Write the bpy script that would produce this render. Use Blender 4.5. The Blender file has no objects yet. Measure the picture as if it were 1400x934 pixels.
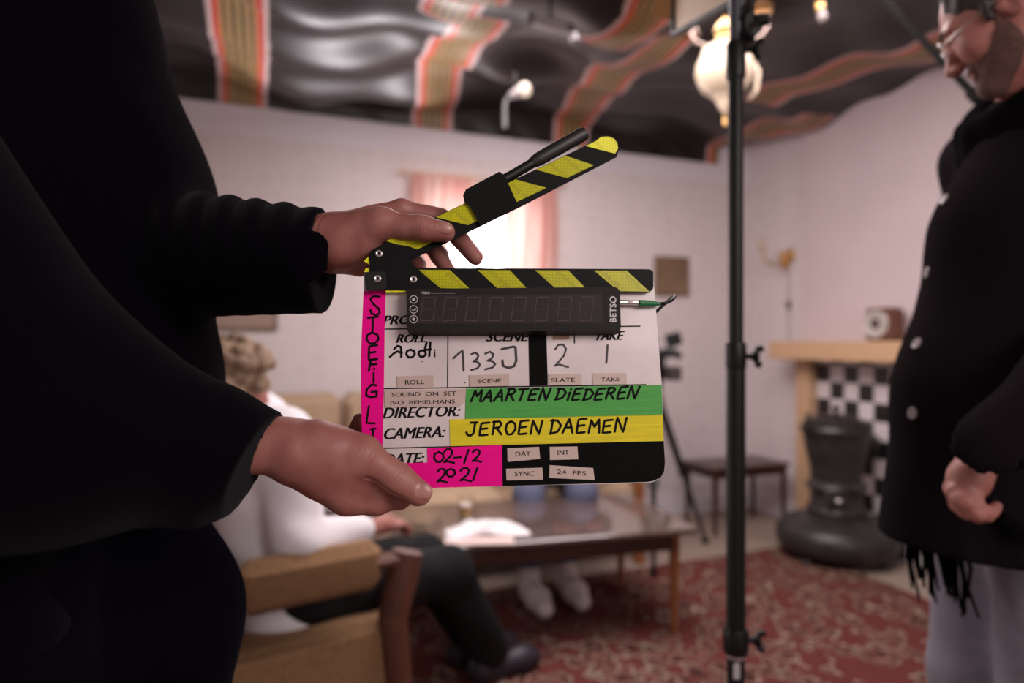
import bpy, math, random
import numpy as np
from mathutils import Vector, Matrix
random.seed(7); rng = np.random.default_rng(7)
scene = bpy.context.scene
COL = scene.collection
# ------------------------------------------------------------------ camera, world, lights, exposure
F = 933.0                      # focal length in pixels of the 1400 x 934 frame
CAMZ = 1.2
cam = bpy.data.objects.new('camera', bpy.data.cameras.new('camera')); COL.objects.link(cam)
cam.location = (0, 0, CAMZ); cam.rotation_euler = (math.pi/2, 0, 0)
cam.data.sensor_width = 36.0; cam.data.lens = 36.0*F/1400.0
cam.data.clip_start = 0.02
cam.data.dof.use_dof = True; cam.data.dof.focus_distance = 0.645; cam.data.dof.aperture_fstop = 2.3
cam.data.dof.aperture_blades = 9
scene.camera = cam
scene.view_settings.view_transform = 'Standard'; scene.view_settings.look = 'None'
scene.view_settings.gamma = 1.0; scene.view_settings.use_curve_mapping = False
scene.view_settings.exposure = 0.66
try:
    scene.cycles.use_denoising = True
    scene.cycles.sample_clamp_indirect = 6.0
    scene.cycles.max_bounces = 8
except Exception: pass

A = math.radians(20.5)
U = Vector((math.cos(A), math.sin(A), 0))      # along the back wall, to the right
V = Vector((-math.sin(A), math.cos(A), 0))     # along the right wall, away from the camera
CORNER = Vector((1.724, 4.95, 0))
WALL_ROT = A

world = bpy.data.worlds.new('world'); scene.world = world; world.use_nodes = True
wn, wl = world.node_tree.nodes, world.node_tree.links
wn.clear()
wo = wn.new('ShaderNodeOutputWorld'); bg = wn.new('ShaderNodeBackground')
tc = wn.new('ShaderNodeTexCoord'); dot = wn.new('ShaderNodeVectorMath'); dot.operation = 'DOT_PRODUCT'
dot.inputs[1].default_value = V
rmp = wn.new('ShaderNodeValToRGB')
rmp.color_ramp.elements[0].position = 0.30; rmp.color_ramp.elements[0].color = (0.215, 0.185, 0.192, 1)
rmp.color_ramp.elements[1].position = 0.75; rmp.color_ramp.elements[1].color = (6.0, 5.7, 5.6, 1)
wl.new(tc.outputs['Generated'], dot.inputs[0]); wl.new(dot.outputs['Value'], rmp.inputs['Fac'])
wl.new(rmp.outputs['Color'], bg.inputs['Color']); bg.inputs['Strength'].default_value = 1.0
wl.new(bg.outputs['Background'], wo.inputs['Surface'])

def area_light(name, loc, target, size, power, color):
    l = bpy.data.lights.new(name, 'AREA'); l.shape = 'RECTANGLE'; l.size, l.size_y = size; l.energy = power; l.color = color
    o = bpy.data.objects.new(name, l); COL.objects.link(o); o.location = loc
    o.rotation_euler = (Vector(target)-Vector(loc)).to_track_quat('-Z', 'Y').to_euler()
    return o
# added fill lights without fixtures: soft one behind and above the camera, one over the sitting corner, unseen spot behind the slate for the drape's sheen
area_light('soft_fill_light', (1.25, -0.6, 1.95), (0.05, 0.7, 1.12), (0.9, 0.7), 15.5, (1.0, 0.88, 0.86))
area_light('overhead_fill_light', (0.45, 2.5, 2.40), (0.75, 3.0, 0.2), (1.8, 1.4), 46, (1.0, 0.90, 0.90))
sl_ = bpy.data.lights.new('drape_sheen_spot', 'SPOT'); sl_.energy = 100; sl_.color = (1.0, 0.93, 0.97); sl_.spot_size = math.radians(75); sl_.spot_blend = .7; sl_.shadow_soft_size = .25
slo = bpy.data.objects.new('drape_sheen_spot', sl_); COL.objects.link(slo); slo.location = (-.50, 3.85, 1.30)
slo.rotation_euler = (Vector((-.80, 3.15, 2.6))-Vector(slo.location)).to_track_quat('-Z', 'Y').to_euler()

# ------------------------------------------------------------------ helpers
def P(px, py, Y): return Vector(((px-700)/F*Y, Y, CAMZ-(py-467)/F*Y))
WORLD_ORIGIN = {}
def link(o, parent, origin):
    COL.objects.link(o)
    if parent is not None:
        o.parent = parent; o.location = Vector(origin)-WORLD_ORIGIN[parent.name]
    else:
        o.location = origin
    WORLD_ORIGIN[o.name] = Vector(origin)
def tag(o, label=None, cat=None, group=None, kind=None):
    if label: o['label'] = label
    if cat: o['category'] = cat
    if group: o['group'] = group
    if kind: o['kind'] = kind
    return o
def thing(name, loc, label, cat, group=None):
    o = bpy.data.objects.new(name, None); o.empty_display_size = 0.05
    link(o, None, Vector(loc)); return tag(o, label, cat, group)
def make(name, verts, faces, mats, parent=None, mi=None, smooth=False, origin=None):
    verts = np.asarray(verts, dtype=float)
    if origin is None:
        lo, hi = verts.min(0), verts.max(0); origin = ((lo[0]+hi[0])/2, (lo[1]+hi[1])/2, lo[2])
    me = bpy.data.meshes.new(name)
    me.from_pydata((verts-np.array(origin)).tolist(), [], [list(map(int, f)) for f in faces])
    if not isinstance(mats, (list, tuple)): mats = [mats]
    for m in mats: me.materials.append(m)
    if mi is not None: me.polygons.foreach_set('material_index', np.asarray(mi, dtype=np.int32))
    if smooth: me.polygons.foreach_set('use_smooth', np.ones(len(me.polygons), dtype=bool))
    me.update()
    o = bpy.data.objects.new(name, me); link(o, parent, Vector(origin)); return o
class MB:
    def __init__(s): s.v, s.f, s.m = [], [], []
    def add(s, vs, fs, mi=0):
        b = len(s.v); s.v += [tuple(v) for v in vs]; s.f += [[b+i for i in f] for f in fs]; s.m += [mi]*len(fs); return s
    def box(s, c, size, ax=None, mi=0, bevel=0.0):
        """box with small chamfers; ax = (x, y, z) axes"""
        ax = ax or (Vector((1,0,0)), Vector((0,1,0)), Vector((0,0,1)))
        c = Vector(c); h = [d/2 for d in size]; b = min(bevel or min(size)*0.12, min(h)*0.9)
        def q(x, y, z): return c+ax[0]*x+ax[1]*y+ax[2]*z
        vs, key = [], {}
        for sx in (-1,1):
            for sy in (-1,1):
                for sz in (-1,1):
                    key[(sx,sy,sz,0)] = len(vs); vs.append(q(sx*h[0], sy*(h[1]-b), sz*(h[2]-b)))
                    key[(sx,sy,sz,1)] = len(vs); vs.append(q(sx*(h[0]-b), sy*h[1], sz*(h[2]-b)))
                    key[(sx,sy,sz,2)] = len(vs); vs.append(q(sx*(h[0]-b), sy*(h[1]-b), sz*h[2]))
        k = key; fs = []
        for sg in (-1,1):
            def o(l): return l if sg > 0 else l[::-1]
            fs.append(o([k[(sg,-1,-1,0)],k[(sg,1,-1,0)],k[(sg,1,1,0)],k[(sg,-1,1,0)]]))
            fs.append(o([k[(-1,sg,-1,1)],k[(-1,sg,1,1)],k[(1,sg,1,1)],k[(1,sg,-1,1)]]))
            fs.append(o([k[(-1,-1,sg,2)],k[(1,-1,sg,2)],k[(1,1,sg,2)],k[(-1,1,sg,2)]]))
        for a in (-1,1):
            for d in (-1,1):
                fs.append([k[(-1,a,d,1)],k[(1,a,d,1)],k[(1,a,d,2)],k[(-1,a,d,2)]])
                fs.append([k[(a,-1,d,0)],k[(a,1,d,0)],k[(a,1,d,2)],k[(a,-1,d,2)]])
                fs.append([k[(a,d,-1,0)],k[(a,d,1,0)],k[(a,d,1,1)],k[(a,d,-1,1)]])
        for sx in (-1,1):
            for sy in (-1,1):
                for sz in (-1,1): fs.append([k[(sx,sy,sz,0)],k[(sx,sy,sz,1)],k[(sx,sy,sz,2)]])
        return s.add(vs, fs, mi)
    def tube(s, pts, r, n=12, mi=0, cap=True):
        pts = [Vector(p) for p in pts]; rs = r if isinstance(r, (list, tuple)) else [r]*len(pts)
        vs, fs = [], []; prev = None
        for i, p in enumerate(pts):
            t = (pts[min(i+1,len(pts)-1)]-pts[max(i-1,0)]).normalized()
            if prev is None:
                a = t.cross(Vector((0,0,1)) if abs(t.z) < .9 else Vector((1,0,0))).normalized()
            else:
                a = (prev-t*prev.dot(t)).normalized()
            prev = a; b = t.cross(a)
            for j in range(n):
                th = 2*math.pi*j/n; vs.append(p+(a*math.cos(th)+b*math.sin(th))*rs[i])
        for i in range(len(pts)-1):
            for j in range(n):
                fs.append([i*n+j, i*n+(j+1)%n, (i+1)*n+(j+1)%n, (i+1)*n+j])
        if cap:
            fs.append(list(range(n))[::-1]); fs.append([(len(pts)-1)*n+j for j in range(n)])
        return s.add(vs, fs, mi)
    def lathe(s, prof, o, axis=(0,0,1), n=28, mi=0):
        """prof: (radius, height) along the axis from o"""
        o = Vector(o); ax = Vector(axis).normalized()
        a = ax.cross(Vector((0,1,0)) if abs(ax.y) < .9 else Vector((1,0,0))).normalized(); b = ax.cross(a)
        vs, fs = [], []
        for r, h in prof:
            for j in range(n):
                th = 2*math.pi*j/n; vs.append(o+ax*h+(a*math.cos(th)+b*math.sin(th))*max(r, 1e-5))
        for i in range(len(prof)-1):
            for j in range(n): fs.append([i*n+j, i*n+(j+1)%n, (i+1)*n+(j+1)%n, (i+1)*n+j])
        fs.append(list(range(n))[::-1]); fs.append([(len(prof)-1)*n+j for j in range(n)])
        return s.add(vs, fs, mi)
    def prism(s, front, back, mi=0, side=None):
        n = len(front); vs = list(front)+list(back)
        s.add(vs, [list(range(n)), list(range(2*n-1, n-1, -1))], mi)
        return s.add(vs, [[i, n+i, n+(i+1)%n, (i+1)%n] for i in range(n)], mi if side is None else side)
    def build(s, name, mats, parent=None, smooth=False, origin=None, autosmooth=None):
        o = make(name, s.v, s.f, mats, parent, s.m, smooth, origin)
        if smooth and autosmooth:
            try: o.data.set_sharp_from_angle(angle=math.radians(autosmooth))
            except Exception: pass
        return o

# ---- signed-distance modelling for bodies and clothes (one continuous surface each)
def cone(a, b, ra, rb, k=.012): return ('c', np.array(a, float), np.array(b, float), ra, rb, k)
def ell(c, r, axes=None, k=.012):
    M = np.eye(3) if axes is None else np.array([list(x) for x in axes], float)
    return ('e', np.array(c, float), M, np.array(r, float), k)
def chain(pts, k=.008): return [cone(pts[i][0], pts[i+1][0], pts[i][1], pts[i+1][1], k) for i in range(len(pts)-1)]
def sdf_eval(pr, X):
    if pr[0] == 'c':
        a, b, ra, rb = pr[1:5]; ba = b-a; L = float(ba@ba)+1e-12
        pa = X-a; t = np.clip((pa@ba)/L, 0, 1)
        return np.sqrt(((pa-t[...,None]*ba)**2).sum(-1))-(ra+(rb-ra)*t)
    c, M, r = pr[1:4]; q = (X-c)@M.T
    k0 = np.sqrt(((q/r)**2).sum(-1))+1e-9; k1 = np.sqrt(((q/r**2)**2).sum(-1))+1e-9
    return k0*(k0-1)/k1
def bounds(pr):
    if pr[0] == 'c':
        a, b, ra, rb = pr[1:5]; return np.minimum(a-ra, b-rb), np.maximum(a+ra, b+rb)
    R = max(pr[3]); return pr[1]-R, pr[1]+R
def sdf_mesh(prims, vox, subs=(), cut=None, disp=None):
    B = [bounds(p) for p in prims]; pad = 4*vox
    lo = np.min([b[0] for b in B], 0)-pad; hi = np.max([b[1] for b in B], 0)+pad
    n = np.ceil((hi-lo)/vox).astype(int)+1
    D = np.full(n, 9.0, dtype=np.float32)
    ax = [lo[i]+vox*np.arange(n[i]) for i in range(3)]
    def sl(b, k):
        i0 = np.maximum(np.floor((b[0]-k-lo)/vox).astype(int), 0); i1 = np.minimum(np.ceil((b[1]+k-lo)/vox).astype(int)+1, n)
        return tuple(slice(i0[i], i1[i]) for i in range(3))
    def grid(s): return np.stack(np.meshgrid(ax[0][s[0]], ax[1][s[1]], ax[2][s[2]], indexing='ij'), -1)
    for p, b in zip(prims, B):
        k = p[-1]; s = sl(b, k+pad)
        d = sdf_eval(p, grid(s)); e = D[s]; h = np.maximum(k-np.abs(e-d), 0)/k
        D[s] = np.minimum(e, d)-h*h*k*.25
    for p in subs:
        k = p[-1]; s = sl(bounds(p), k+pad)
        d = -sdf_eval(p, grid(s)); e = D[s]; h = np.maximum(k-np.abs(e-d), 0)/k
        D[s] = np.maximum(e, d)+h*h*k*.25
    if disp is not None or cut is not None:
        full = grid((slice(None),)*3)
        if disp is not None: D = D+disp(full).astype(np.float32)
        if cut is not None: D = np.maximum(D, cut(full).astype(np.float32))
    D[D == 0] = 1e-7
    S = D < 0
    n1 = n-1
    corners = [(i,j,k) for i in (0,1) for j in (0,1) for k in (0,1)]
    def cv(M, c): return M[c[0]:c[0]+n1[0], c[1]:c[1]+n1[1], c[2]:c[2]+n1[2]]
    cnt = sum(cv(S, c).astype(np.int8) for c in corners)
    idx = np.argwhere((cnt > 0) & (cnt < 8))
    acc = np.zeros((len(idx), 3)); num = np.zeros(len(idx))
    for a in range(8):
        for b in range(a+1, 8):
            ca, cb = np.array(corners[a]), np.array(corners[b])
            if np.abs(ca-cb).sum() != 1: continue
            da = D[tuple((idx+ca).T)]; db = D[tuple((idx+cb).T)]; m = (da < 0) != (db < 0)
            t = np.where(m, da/np.where(m, da-db, 1), 0)
            acc += np.where(m[:,None], ca+t[:,None]*(cb-ca), 0); num += m
    verts = lo+(idx+acc/num[:,None])*vox
    vid = np.full(n1, -1, dtype=np.int64); vid[tuple(idx.T)] = np.arange(len(idx))
    faces = []
    for axis in range(3):
        o1, o2 = [(1,2),(2,0),(0,1)][axis]
        s0 = [slice(None)]*3; s1 = [slice(None)]*3
        s0[axis] = slice(0,-1); s1[axis] = slice(1,None)
        sa, sb = S[tuple(s0)], S[tuple(s1)]
        e = np.argwhere(sa != sb); e = e[(e[:,o1] > 0) & (e[:,o2] > 0) & (e[:,o1] < n1[o1]) & (e[:,o2] < n1[o2])]
        u = np.zeros(3, int); u[o1] = 1; w = np.zeros(3, int); w[o2] = 1
        q = np.stack([vid[tuple((e-u-w).T)], vid[tuple((e-w).T)], vid[tuple(e.T)], vid[tuple((e-u).T)]], 1)
        fl = ~sa[tuple(e.T)]; q[fl] = q[fl][:,::-1]; faces.append(q)
    faces = np.concatenate(faces); faces = faces[(faces >= 0).all(1)]
    return verts, faces
def join(parts):
    v, f, b = [], [], 0
    for a, q in parts: v.append(a); f.append(q+b); b += len(a)
    return np.concatenate(v), np.concatenate(f)

# ---- materials
def mat(name, col, rough=.6, metal=0.0, var=0.0, scale=20.0, bump=0.0, bscale=200.0, col2=None, sheen=0.0, spec=.5, emit=None, trans=0.0, coat=0.0):
    m = bpy.data.materials.new(name); m.use_nodes = True
    nt = m.node_tree; b = nt.nodes['Principled BSDF']; N, L = nt.nodes, nt.links
    c = (*col, 1); b.inputs['Base Color'].default_value = c
    b.inputs['Roughness'].default_value = rough; b.inputs['Metallic'].default_value = metal
    b.inputs['Specular IOR Level'].default_value = spec
    if sheen: b.inputs['Sheen Weight'].default_value = sheen; b.inputs['Sheen Roughness'].default_value = .4
    if trans: b.inputs['Transmission Weight'].default_value = trans
    if coat: b.inputs['Coat Weight'].default_value = coat; b.inputs['Coat Roughness'].default_value = .1
    if emit: b.inputs['Emission Color'].default_value = (*emit[0], 1); b.inputs['Emission Strength'].default_value = emit[1]
    if var or col2 or bump:
        t = N.new('ShaderNodeTexCoord')
        if var or col2:
            n = N.new('ShaderNodeTexNoise'); n.inputs['Scale'].default_value = scale; n.inputs['Detail'].default_value = 5
            r = N.new('ShaderNodeValToRGB'); r.color_ramp.elements[0].position = .35; r.color_ramp.elements[1].position = .65
            d = col2 or tuple(x*(1-var) for x in col)
            r.color_ramp.elements[0].color = (*d, 1); r.color_ramp.elements[1].color = c
            L.new(t.outputs['Object'], n.inputs['Vector']); L.new(n.outputs['Fac'], r.inputs['Fac']); L.new(r.outputs['Color'], b.inputs['Base Color'])
        if bump:
            n2 = N.new('ShaderNodeTexNoise'); n2.inputs['Scale'].default_value = bscale; n2.inputs['Detail'].default_value = 3
            bp = N.new('ShaderNodeBump'); bp.inputs['Strength'].default_value = bump; bp.inputs['Distance'].default_value = .002
            L.new(t.outputs['Object'], n2.inputs['Vector']); L.new(n2.outputs['Fac'], bp.inputs['Height']); L.new(bp.outputs['Normal'], b.inputs['Normal'])
    return m
def wood(name, c1, c2, scale=6.0, rough=.4, axis=(1,12,12), coat=0.0):
    m = mat(name, c1, rough, coat=coat); nt = m.node_tree; N, L = nt.nodes, nt.links; b = N['Principled BSDF']
    t = N.new('ShaderNodeTexCoord'); mp = N.new('ShaderNodeMapping'); mp.inputs['Scale'].default_value = axis
    n = N.new('ShaderNodeTexNoise'); n.inputs['Scale'].default_value = scale; n.inputs['Detail'].default_value = 6
    r = N.new('ShaderNodeValToRGB'); r.color_ramp.elements[0].position = .3; r.color_ramp.elements[1].position = .7
    r.color_ramp.elements[0].color = (*c2, 1); r.color_ramp.elements[1].color = (*c1, 1)
    L.new(t.outputs['Object'], mp.inputs['Vector']); L.new(mp.outputs['Vector'], n.inputs['Vector']); L.new(n.outputs['Fac'], r.inputs['Fac']); L.new(r.outputs['Color'], b.inputs['Base Color'])
    return m
M = {}
M['skin'] = mat('skin', (.36,.148,.120), .5, col2=(.295,.100,.083), scale=38, bump=.12, bscale=500, spec=.4)
M['nail'] = mat('nail', (.42,.20,.165), .35)
M['sweater'] = mat('sweater', (.0034,.0025,.0046), .95, bump=.5, bscale=900, sheen=.045, spec=0)
M['jeans'] = mat('jeans', (.0036,.0026,.0058), .95, bump=.4, bscale=700, sheen=.012, spec=0)
M['black'] = mat('black_plastic', (.008,.0075,.0075), .45, var=.3, scale=60, spec=.3)
M['black_matte'] = mat('black_matte', (.005,.0045,.0045), .8, spec=.1)
M['ink'] = mat('ink', (.007,.005,.006), .7, spec=.1)
M['print'] = mat('print_ink', (.009,.007,.008), .7, spec=.1)
M['steel'] = mat('steel', (.72,.66,.64), .3, .9)
M['brass'] = mat('brass', (.55,.33,.12), .35, .7)
M['wood_dark'] = wood('dark_wood', (.075,.028,.016), (.035,.014,.010), rough=.3)
M['wood_red'] = wood('red_brown_wood', (.13,.038,.020), (.07,.021,.013), rough=.6)
M['wood_orange'] = wood('orange_wood', (.36,.13,.045), (.26,.085,.03), rough=.4)
M['wood_light'] = wood('light_wood', (.62,.40,.24), (.56,.35,.20), rough=.5)
M['tan'] = mat('tan_upholstery', (.27,.145,.068), .9, var=.2, scale=60, bump=.4, bscale=250)
M['beige'] = mat('beige_upholstery', (.42,.29,.19), .9, var=.12, scale=30, bump=.3, bscale=200)
M['shirt'] = mat('white_shirt', (.82,.77,.81), .85, var=.08, scale=8)
M['trousers_dark'] = mat('charcoal_trousers', (.011,.0098,.011), .75, spec=.12)
M['trousers_grey'] = mat('grey_trousers', (.24,.22,.27), .85, var=.15, scale=30)
M['denim'] = mat('denim', (.10,.11,.18), .85)
M['coat'] = mat('black_wool', (.0085,.0062,.0072), .95, bump=.4, bscale=600, sheen=.015, spec=0)
M['scarf'] = mat('black_scarf', (.0038,.0030,.0034), .95, bump=.5, bscale=400, sheen=.01, spec=0)
M['hair_dark'] = mat('dark_hair', (.012,.008,.007), .55, bump=.6, bscale=300)
M['beard'] = mat('beard', (.13,.058,.046), .85, col2=(.06,.028,.023), scale=220)
M['hair_curly'] = mat('sandy_curls', (.36,.235,.15), .8, col2=(.15,.095,.065), scale=45)
M['shoe_dark'] = mat('dark_leather', (.018,.013,.022), .5)
M['sock'] = mat('off_white_knit', (.84,.74,.71), .9, bump=.5, bscale=150)
M['iron'] = mat('cast_iron', (.040,.033,.034), .40, .2, var=.3, scale=15)
M['white'] = mat('white_paint', (.72,.66,.70), .7)
M['paper'] = mat('paper', (.82,.78,.80), .8)
M['brown'] = mat('brown_card', (.19,.115,.065), .7, var=.25, scale=14)
M['porcelain'] = mat('porcelain', (.50,.39,.29), .25, var=.06, scale=12)
# ------------------------------------------------------------------ the room
def wallpaper(name, base, dark):
    m = mat(name, base, .85); nt = m.node_tree; N, L = nt.nodes, nt.links; b = N['Principled BSDF']
    t = N.new('ShaderNodeTexCoord'); v = N.new('ShaderNodeTexVoronoi'); v.inputs['Scale'].default_value = 11; v.inputs['Randomness'].default_value = .35
    n = N.new('ShaderNodeTexNoise'); n.inputs['Scale'].default_value = 26; n.inputs['Detail'].default_value = 4
    a = N.new('ShaderNodeMath'); a.operation = 'ADD'
    r = N.new('ShaderNodeValToRGB'); r.color_ramp.elements[0].position = .62; r.color_ramp.elements[1].position = 1.0
    r.color_ramp.elements[0].color = (*dark, 1); r.color_ramp.elements[1].color = (*base, 1)
    L.new(t.outputs['Object'], v.inputs['Vector']); L.new(t.outputs['Object'], n.inputs['Vector'])
    L.new(v.outputs['Distance'], a.inputs[0]); L.new(n.outputs['Fac'], a.inputs[1]); L.new(a.outputs[0], r.inputs['Fac']); L.new(r.outputs['Color'], b.inputs['Base Color'])
    return m
M['wallpaper'] = wallpaper('pale_wallpaper', (.69,.61,.605), (.645,.565,.56))
M['pinkwall'] = mat('pink_plaster', (.64,.53,.54), .85, var=.05, scale=3)
M['floor'] = wood('pale_floor_boards', (.38,.29,.24), (.26,.19,.155), scale=4, rough=.5, axis=(1,9,1))
ZC = 2.72
def back(t, z=0, off=0): p = CORNER-U*t-V*off; return Vector((p.x, p.y, z))
def right(s, z=0, off=0): p = CORNER-V*s-U*off; return Vector((p.x, p.y, z))
def wall_box(name, c0, c1, z0, z1, n, th, m):
    """slab whose room face runs c0-c1; n points into the room"""
    b = MB(); f = [Vector((c0.x,c0.y,z0)), Vector((c1.x,c1.y,z0)), Vector((c1.x,c1.y,z1)), Vector((c0.x,c0.y,z1))]
    b.prism(f, [q-n*th for q in f]); return tag(b.build(name, m), kind='structure')
WT0, WT1, WZ0, WZ1 = 1.66, 2.42, .85, 2.12            # window opening along the back wall
# the back wall is one mesh around the window hole
b = MB()
for t0, t1, z0, z1 in ((-.2, WT0, 0, 2.335), (WT1, 6.4, 0, 2.335), (WT0, WT1, 0, WZ0), (WT0, WT1, WZ1, 2.335)):
    f = [back(t0, z0), back(t1, z0), back(t1, z1), back(t0, z1)]; b.prism(f, [q+V*.2 for q in f])
f = [back(-.2, 2.335), back(6.4, 2.335), back(6.4, ZC), back(-.2, ZC)]; b.prism(f, [q+V*.2 for q in f], 1)
tag(b.build('wall_back', [M['wallpaper'], M['white']]), kind='structure')
wall_box('wall_right', right(-.2), right(6.2), 0, ZC, -U, .2, M['wallpaper'])
# chimney breast: thin projection of the right wall in plain pink plaster, checkered tile around the stove
s0 = .56; breast = MB()
f = [right(s0, 0, .05), right(2.6, 0, .05), right(2.6, ZC, .05), right(s0, ZC, .05)]
breast.prism(f, [q+U*.049 for q in f]); tag(breast.build('wall_chimney_breast', M['pinkwall']), kind='structure')
f = MB(); q = [Vector((-7, -3.5, 0)), Vector((3.9, -3.5, 0)), Vector((3.4, 6.0, 0)), Vector((-7, 6.0, 0))]
q = [CORNER+U*.2+V*.2, CORNER-U*6.4+V*.2, CORNER-U*6.4-V*8, CORNER+U*.2-V*8]
f.prism(q, [p-Vector((0,0,.1)) for p in q]); tag(f.build('floor', M['floor']), kind='structure')
f = MB(); q = [p+Vector((0,0,ZC)) for p in q]; q[2] = CORNER-U*6.4-V*4.6+Vector((0,0,ZC)); q[3] = CORNER+U*.2-V*4.6+Vector((0,0,ZC))
f.prism(q, [p+Vector((0,0,.1)) for p in q]); tag(f.build('ceiling', M['white']), kind='structure')
for nm, c0, c1, n in (('baseboard_back', back(.0), back(6.3), -V), ('baseboard_right', right(.02), right(s0), -U)):
    b = MB(); f = [c0+n*.018, c1+n*.018, c1+n*.018+Vector((0,0,.12)), c0+n*.018+Vector((0,0,.12))]
    b.prism(f, [p-n*.017 for p in f]); tag(b.build(nm, M['white']), kind='structure')
# window: frame and pane in the hole, light outside
w = MB()
def wbar(t0, t1, z0, z1): w.box((back((t0+t1)/2, (z0+z1)/2, -.08)), (abs(t1-t0), .07, z1-z0), (U, V, Vector((0,0,1))))
wbar(WT0, WT0+.05, WZ0, WZ1); wbar(WT1-.05, WT1, WZ0, WZ1); wbar(WT0, WT1, WZ0, WZ0+.05); wbar(WT0, WT1, WZ1-.05, WZ1)
wbar((WT0+WT1)/2-.02, (WT0+WT1)/2+.02, WZ0, WZ1); wbar(WT0, WT1, 1.74, 1.775)
win = tag(w.build('window_1', M['white']), kind='structure')
gl = bpy.data.materials.new('window_glass'); gl.use_nodes = True; nn = gl.node_tree.nodes; nn.clear()
g1 = nn.new('ShaderNodeBsdfTransparent'); g2 = nn.new('ShaderNodeBsdfGlossy'); g2.inputs['Roughness'].default_value = .02
mx = nn.new('ShaderNodeMixShader'); mx.inputs[0].default_value = .06; oo = nn.new('ShaderNodeOutputMaterial')
gl.node_tree.links.new(g1.outputs[0], mx.inputs[1]); gl.node_tree.links.new(g2.outputs[0], mx.inputs[2]); gl.node_tree.links.new(mx.outputs[0], oo.inputs[0])
b = MB(); f = [back(WT0+.03, WZ0+.03, -.08), back(WT1-.03, WZ0+.03, -.08), back(WT1-.03, WZ1-.03, -.08), back(WT0+.03, WZ1-.03, -.08)]
b.prism(f, [p+V*.004 for p in f]); b.build('pane', gl, win)

# curtains: two pleated cotton panels on a rod
cm = bpy.data.materials.new('pink_striped_curtain'); cm.use_nodes = True; N, L = cm.node_tree.nodes, cm.node_tree.links; N.clear()
t = N.new('ShaderNodeTexCoord'); mp = N.new('ShaderNodeMapping'); mp.inputs['Rotation'].default_value = (0,0,-A); wv = N.new('ShaderNodeTexNoise'); wv.inputs['Scale'].default_value = 10
mp.inputs['Scale'].default_value = (1.6, 1.6, .12)
r = N.new('ShaderNodeValToRGB'); r.color_ramp.elements[0].position = .38; r.color_ramp.elements[1].position = .62
r.color_ramp.elements[0].color = (.70,.38,.34,1); r.color_ramp.elements[1].color = (.80,.64,.59,1)
d1 = N.new('ShaderNodeBsdfDiffuse'); d2 = N.new('ShaderNodeBsdfTranslucent'); mx = N.new('ShaderNodeMixShader'); mx.inputs[0].default_value = .45; oo = N.new('ShaderNodeOutputMaterial')
L.new(t.outputs['Object'], mp.inputs['Vector']); L.new(mp.outputs['Vector'], wv.inputs['Vector']); L.new(wv.outputs['Fac'], r.inputs['Fac'])
L.new(r.outputs['Color'], d1.inputs['Color']); L.new(r.outputs['Color'], d2.inputs['Color'])
L.new(d1.outputs[0], mx.inputs[1]); L.new(d2.outputs[0], mx.inputs[2]); L.new(mx.outputs[0], oo.inputs[0])
def curtain(t0, t1, z0, z1, label, lean):
    nx, nz = 72, 30; vs, fs = [], []
    for j in range(nz+1):
        zz = z1+(z0-z1)*j/nz
        for i in range(nx+1):
            a = i/nx; tt = t0+(t1-t0)*a+lean*min(1, (z1-zz)/.5)**1.3*(1-a)
            off = .07+.022*math.sin(a*2*math.pi*6+.5*math.sin(j*.4))*(.5+.5*j/nz)
            vs.append(back(tt, zz, off))
    for j in range(nz):
        for i in range(nx): fs.append([j*(nx+1)+i, j*(nx+1)+i+1, (j+1)*(nx+1)+i+1, (j+1)*(nx+1)+i])
    b = MB(); b.add(vs, fs); o = b.build('curtain', cm, smooth=True)
    return tag(o, label, 'curtain', 'pink curtains at the window')
curtain(1.56, 1.925, .8, 2.19, 'pink striped curtain on the right half of the bright window', 0)
curtain(2.09, 2.50, .8, 2.19, 'pink striped curtain drawn back at the left half of the bright window', .22)
b = MB(); b.tube([back(1.5, 2.20, .06), back(2.56, 2.20, .06)], .006)
for tt in (1.5, 2.56): b.lathe([(.0,-.01),(.009,-.005),(.010,0),(.008,.008),(0,.011)], back(tt, 2.20, .06), U)
for tt in (1.54, 2.52): b.tube([back(tt, 2.20, .06), back(tt, 2.20, -.002)], .006)
tag(b.build('curtain_rod', M['wood_light']), 'thin pale curtain rod above the bright window', 'curtain rod')

# ceiling drape: dark sateen with woven striped bands, hung in folds under the ceiling
dm = bpy.data.materials.new('striped_drape'); dm.use_nodes = True; N, L = dm.node_tree.nodes, dm.node_tree.links; b_ = N['Principled BSDF']
uv = N.new('ShaderNodeUVMap'); uv.uv_map = 'band'; sp = N.new('ShaderNodeSeparateXYZ')
r = N.new('ShaderNodeValToRGB'); cr = r.color_ramp; cr.interpolation = 'LINEAR'
dark = (.014,.0075,.0085); st = [(0,(.26,.17,.07)),(.10,(.26,.17,.07)),(.13,(.06,.045,.022)),(.21,(.06,.045,.022)),(.24,(.34,.21,.09)),(.38,(.32,.19,.08)),(.41,(.06,.04,.02)),(.49,(.07,.045,.022)),
  (.52,(.42,.24,.10)),(.60,(.42,.21,.09)),(.63,(.46,.05,.03)),(.80,(.46,.06,.04)),(.84,(.50,.36,.34)),(.965,(.50,.38,.36)),(.985,dark),(1,dark)]
cr.elements[0].position = 0; cr.elements[0].color = (*st[0][1],1); cr.elements[1].position = 1; cr.elements[1].color = (*dark,1)
for p, c in st[1:-1]: e = cr.elements.new(p); e.color = (*c,1)
L.new(uv.outputs['UV'], sp.inputs[0]); L.new(sp.outputs['X'], r.inputs['Fac']); L.new(r.outputs['Color'], b_.inputs['Base Color'])
b_.inputs['Roughness'].default_value = .40; b_.inputs['Sheen Weight'].default_value = .05; b_.inputs['Specular IOR Level'].default_value = .34
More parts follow.
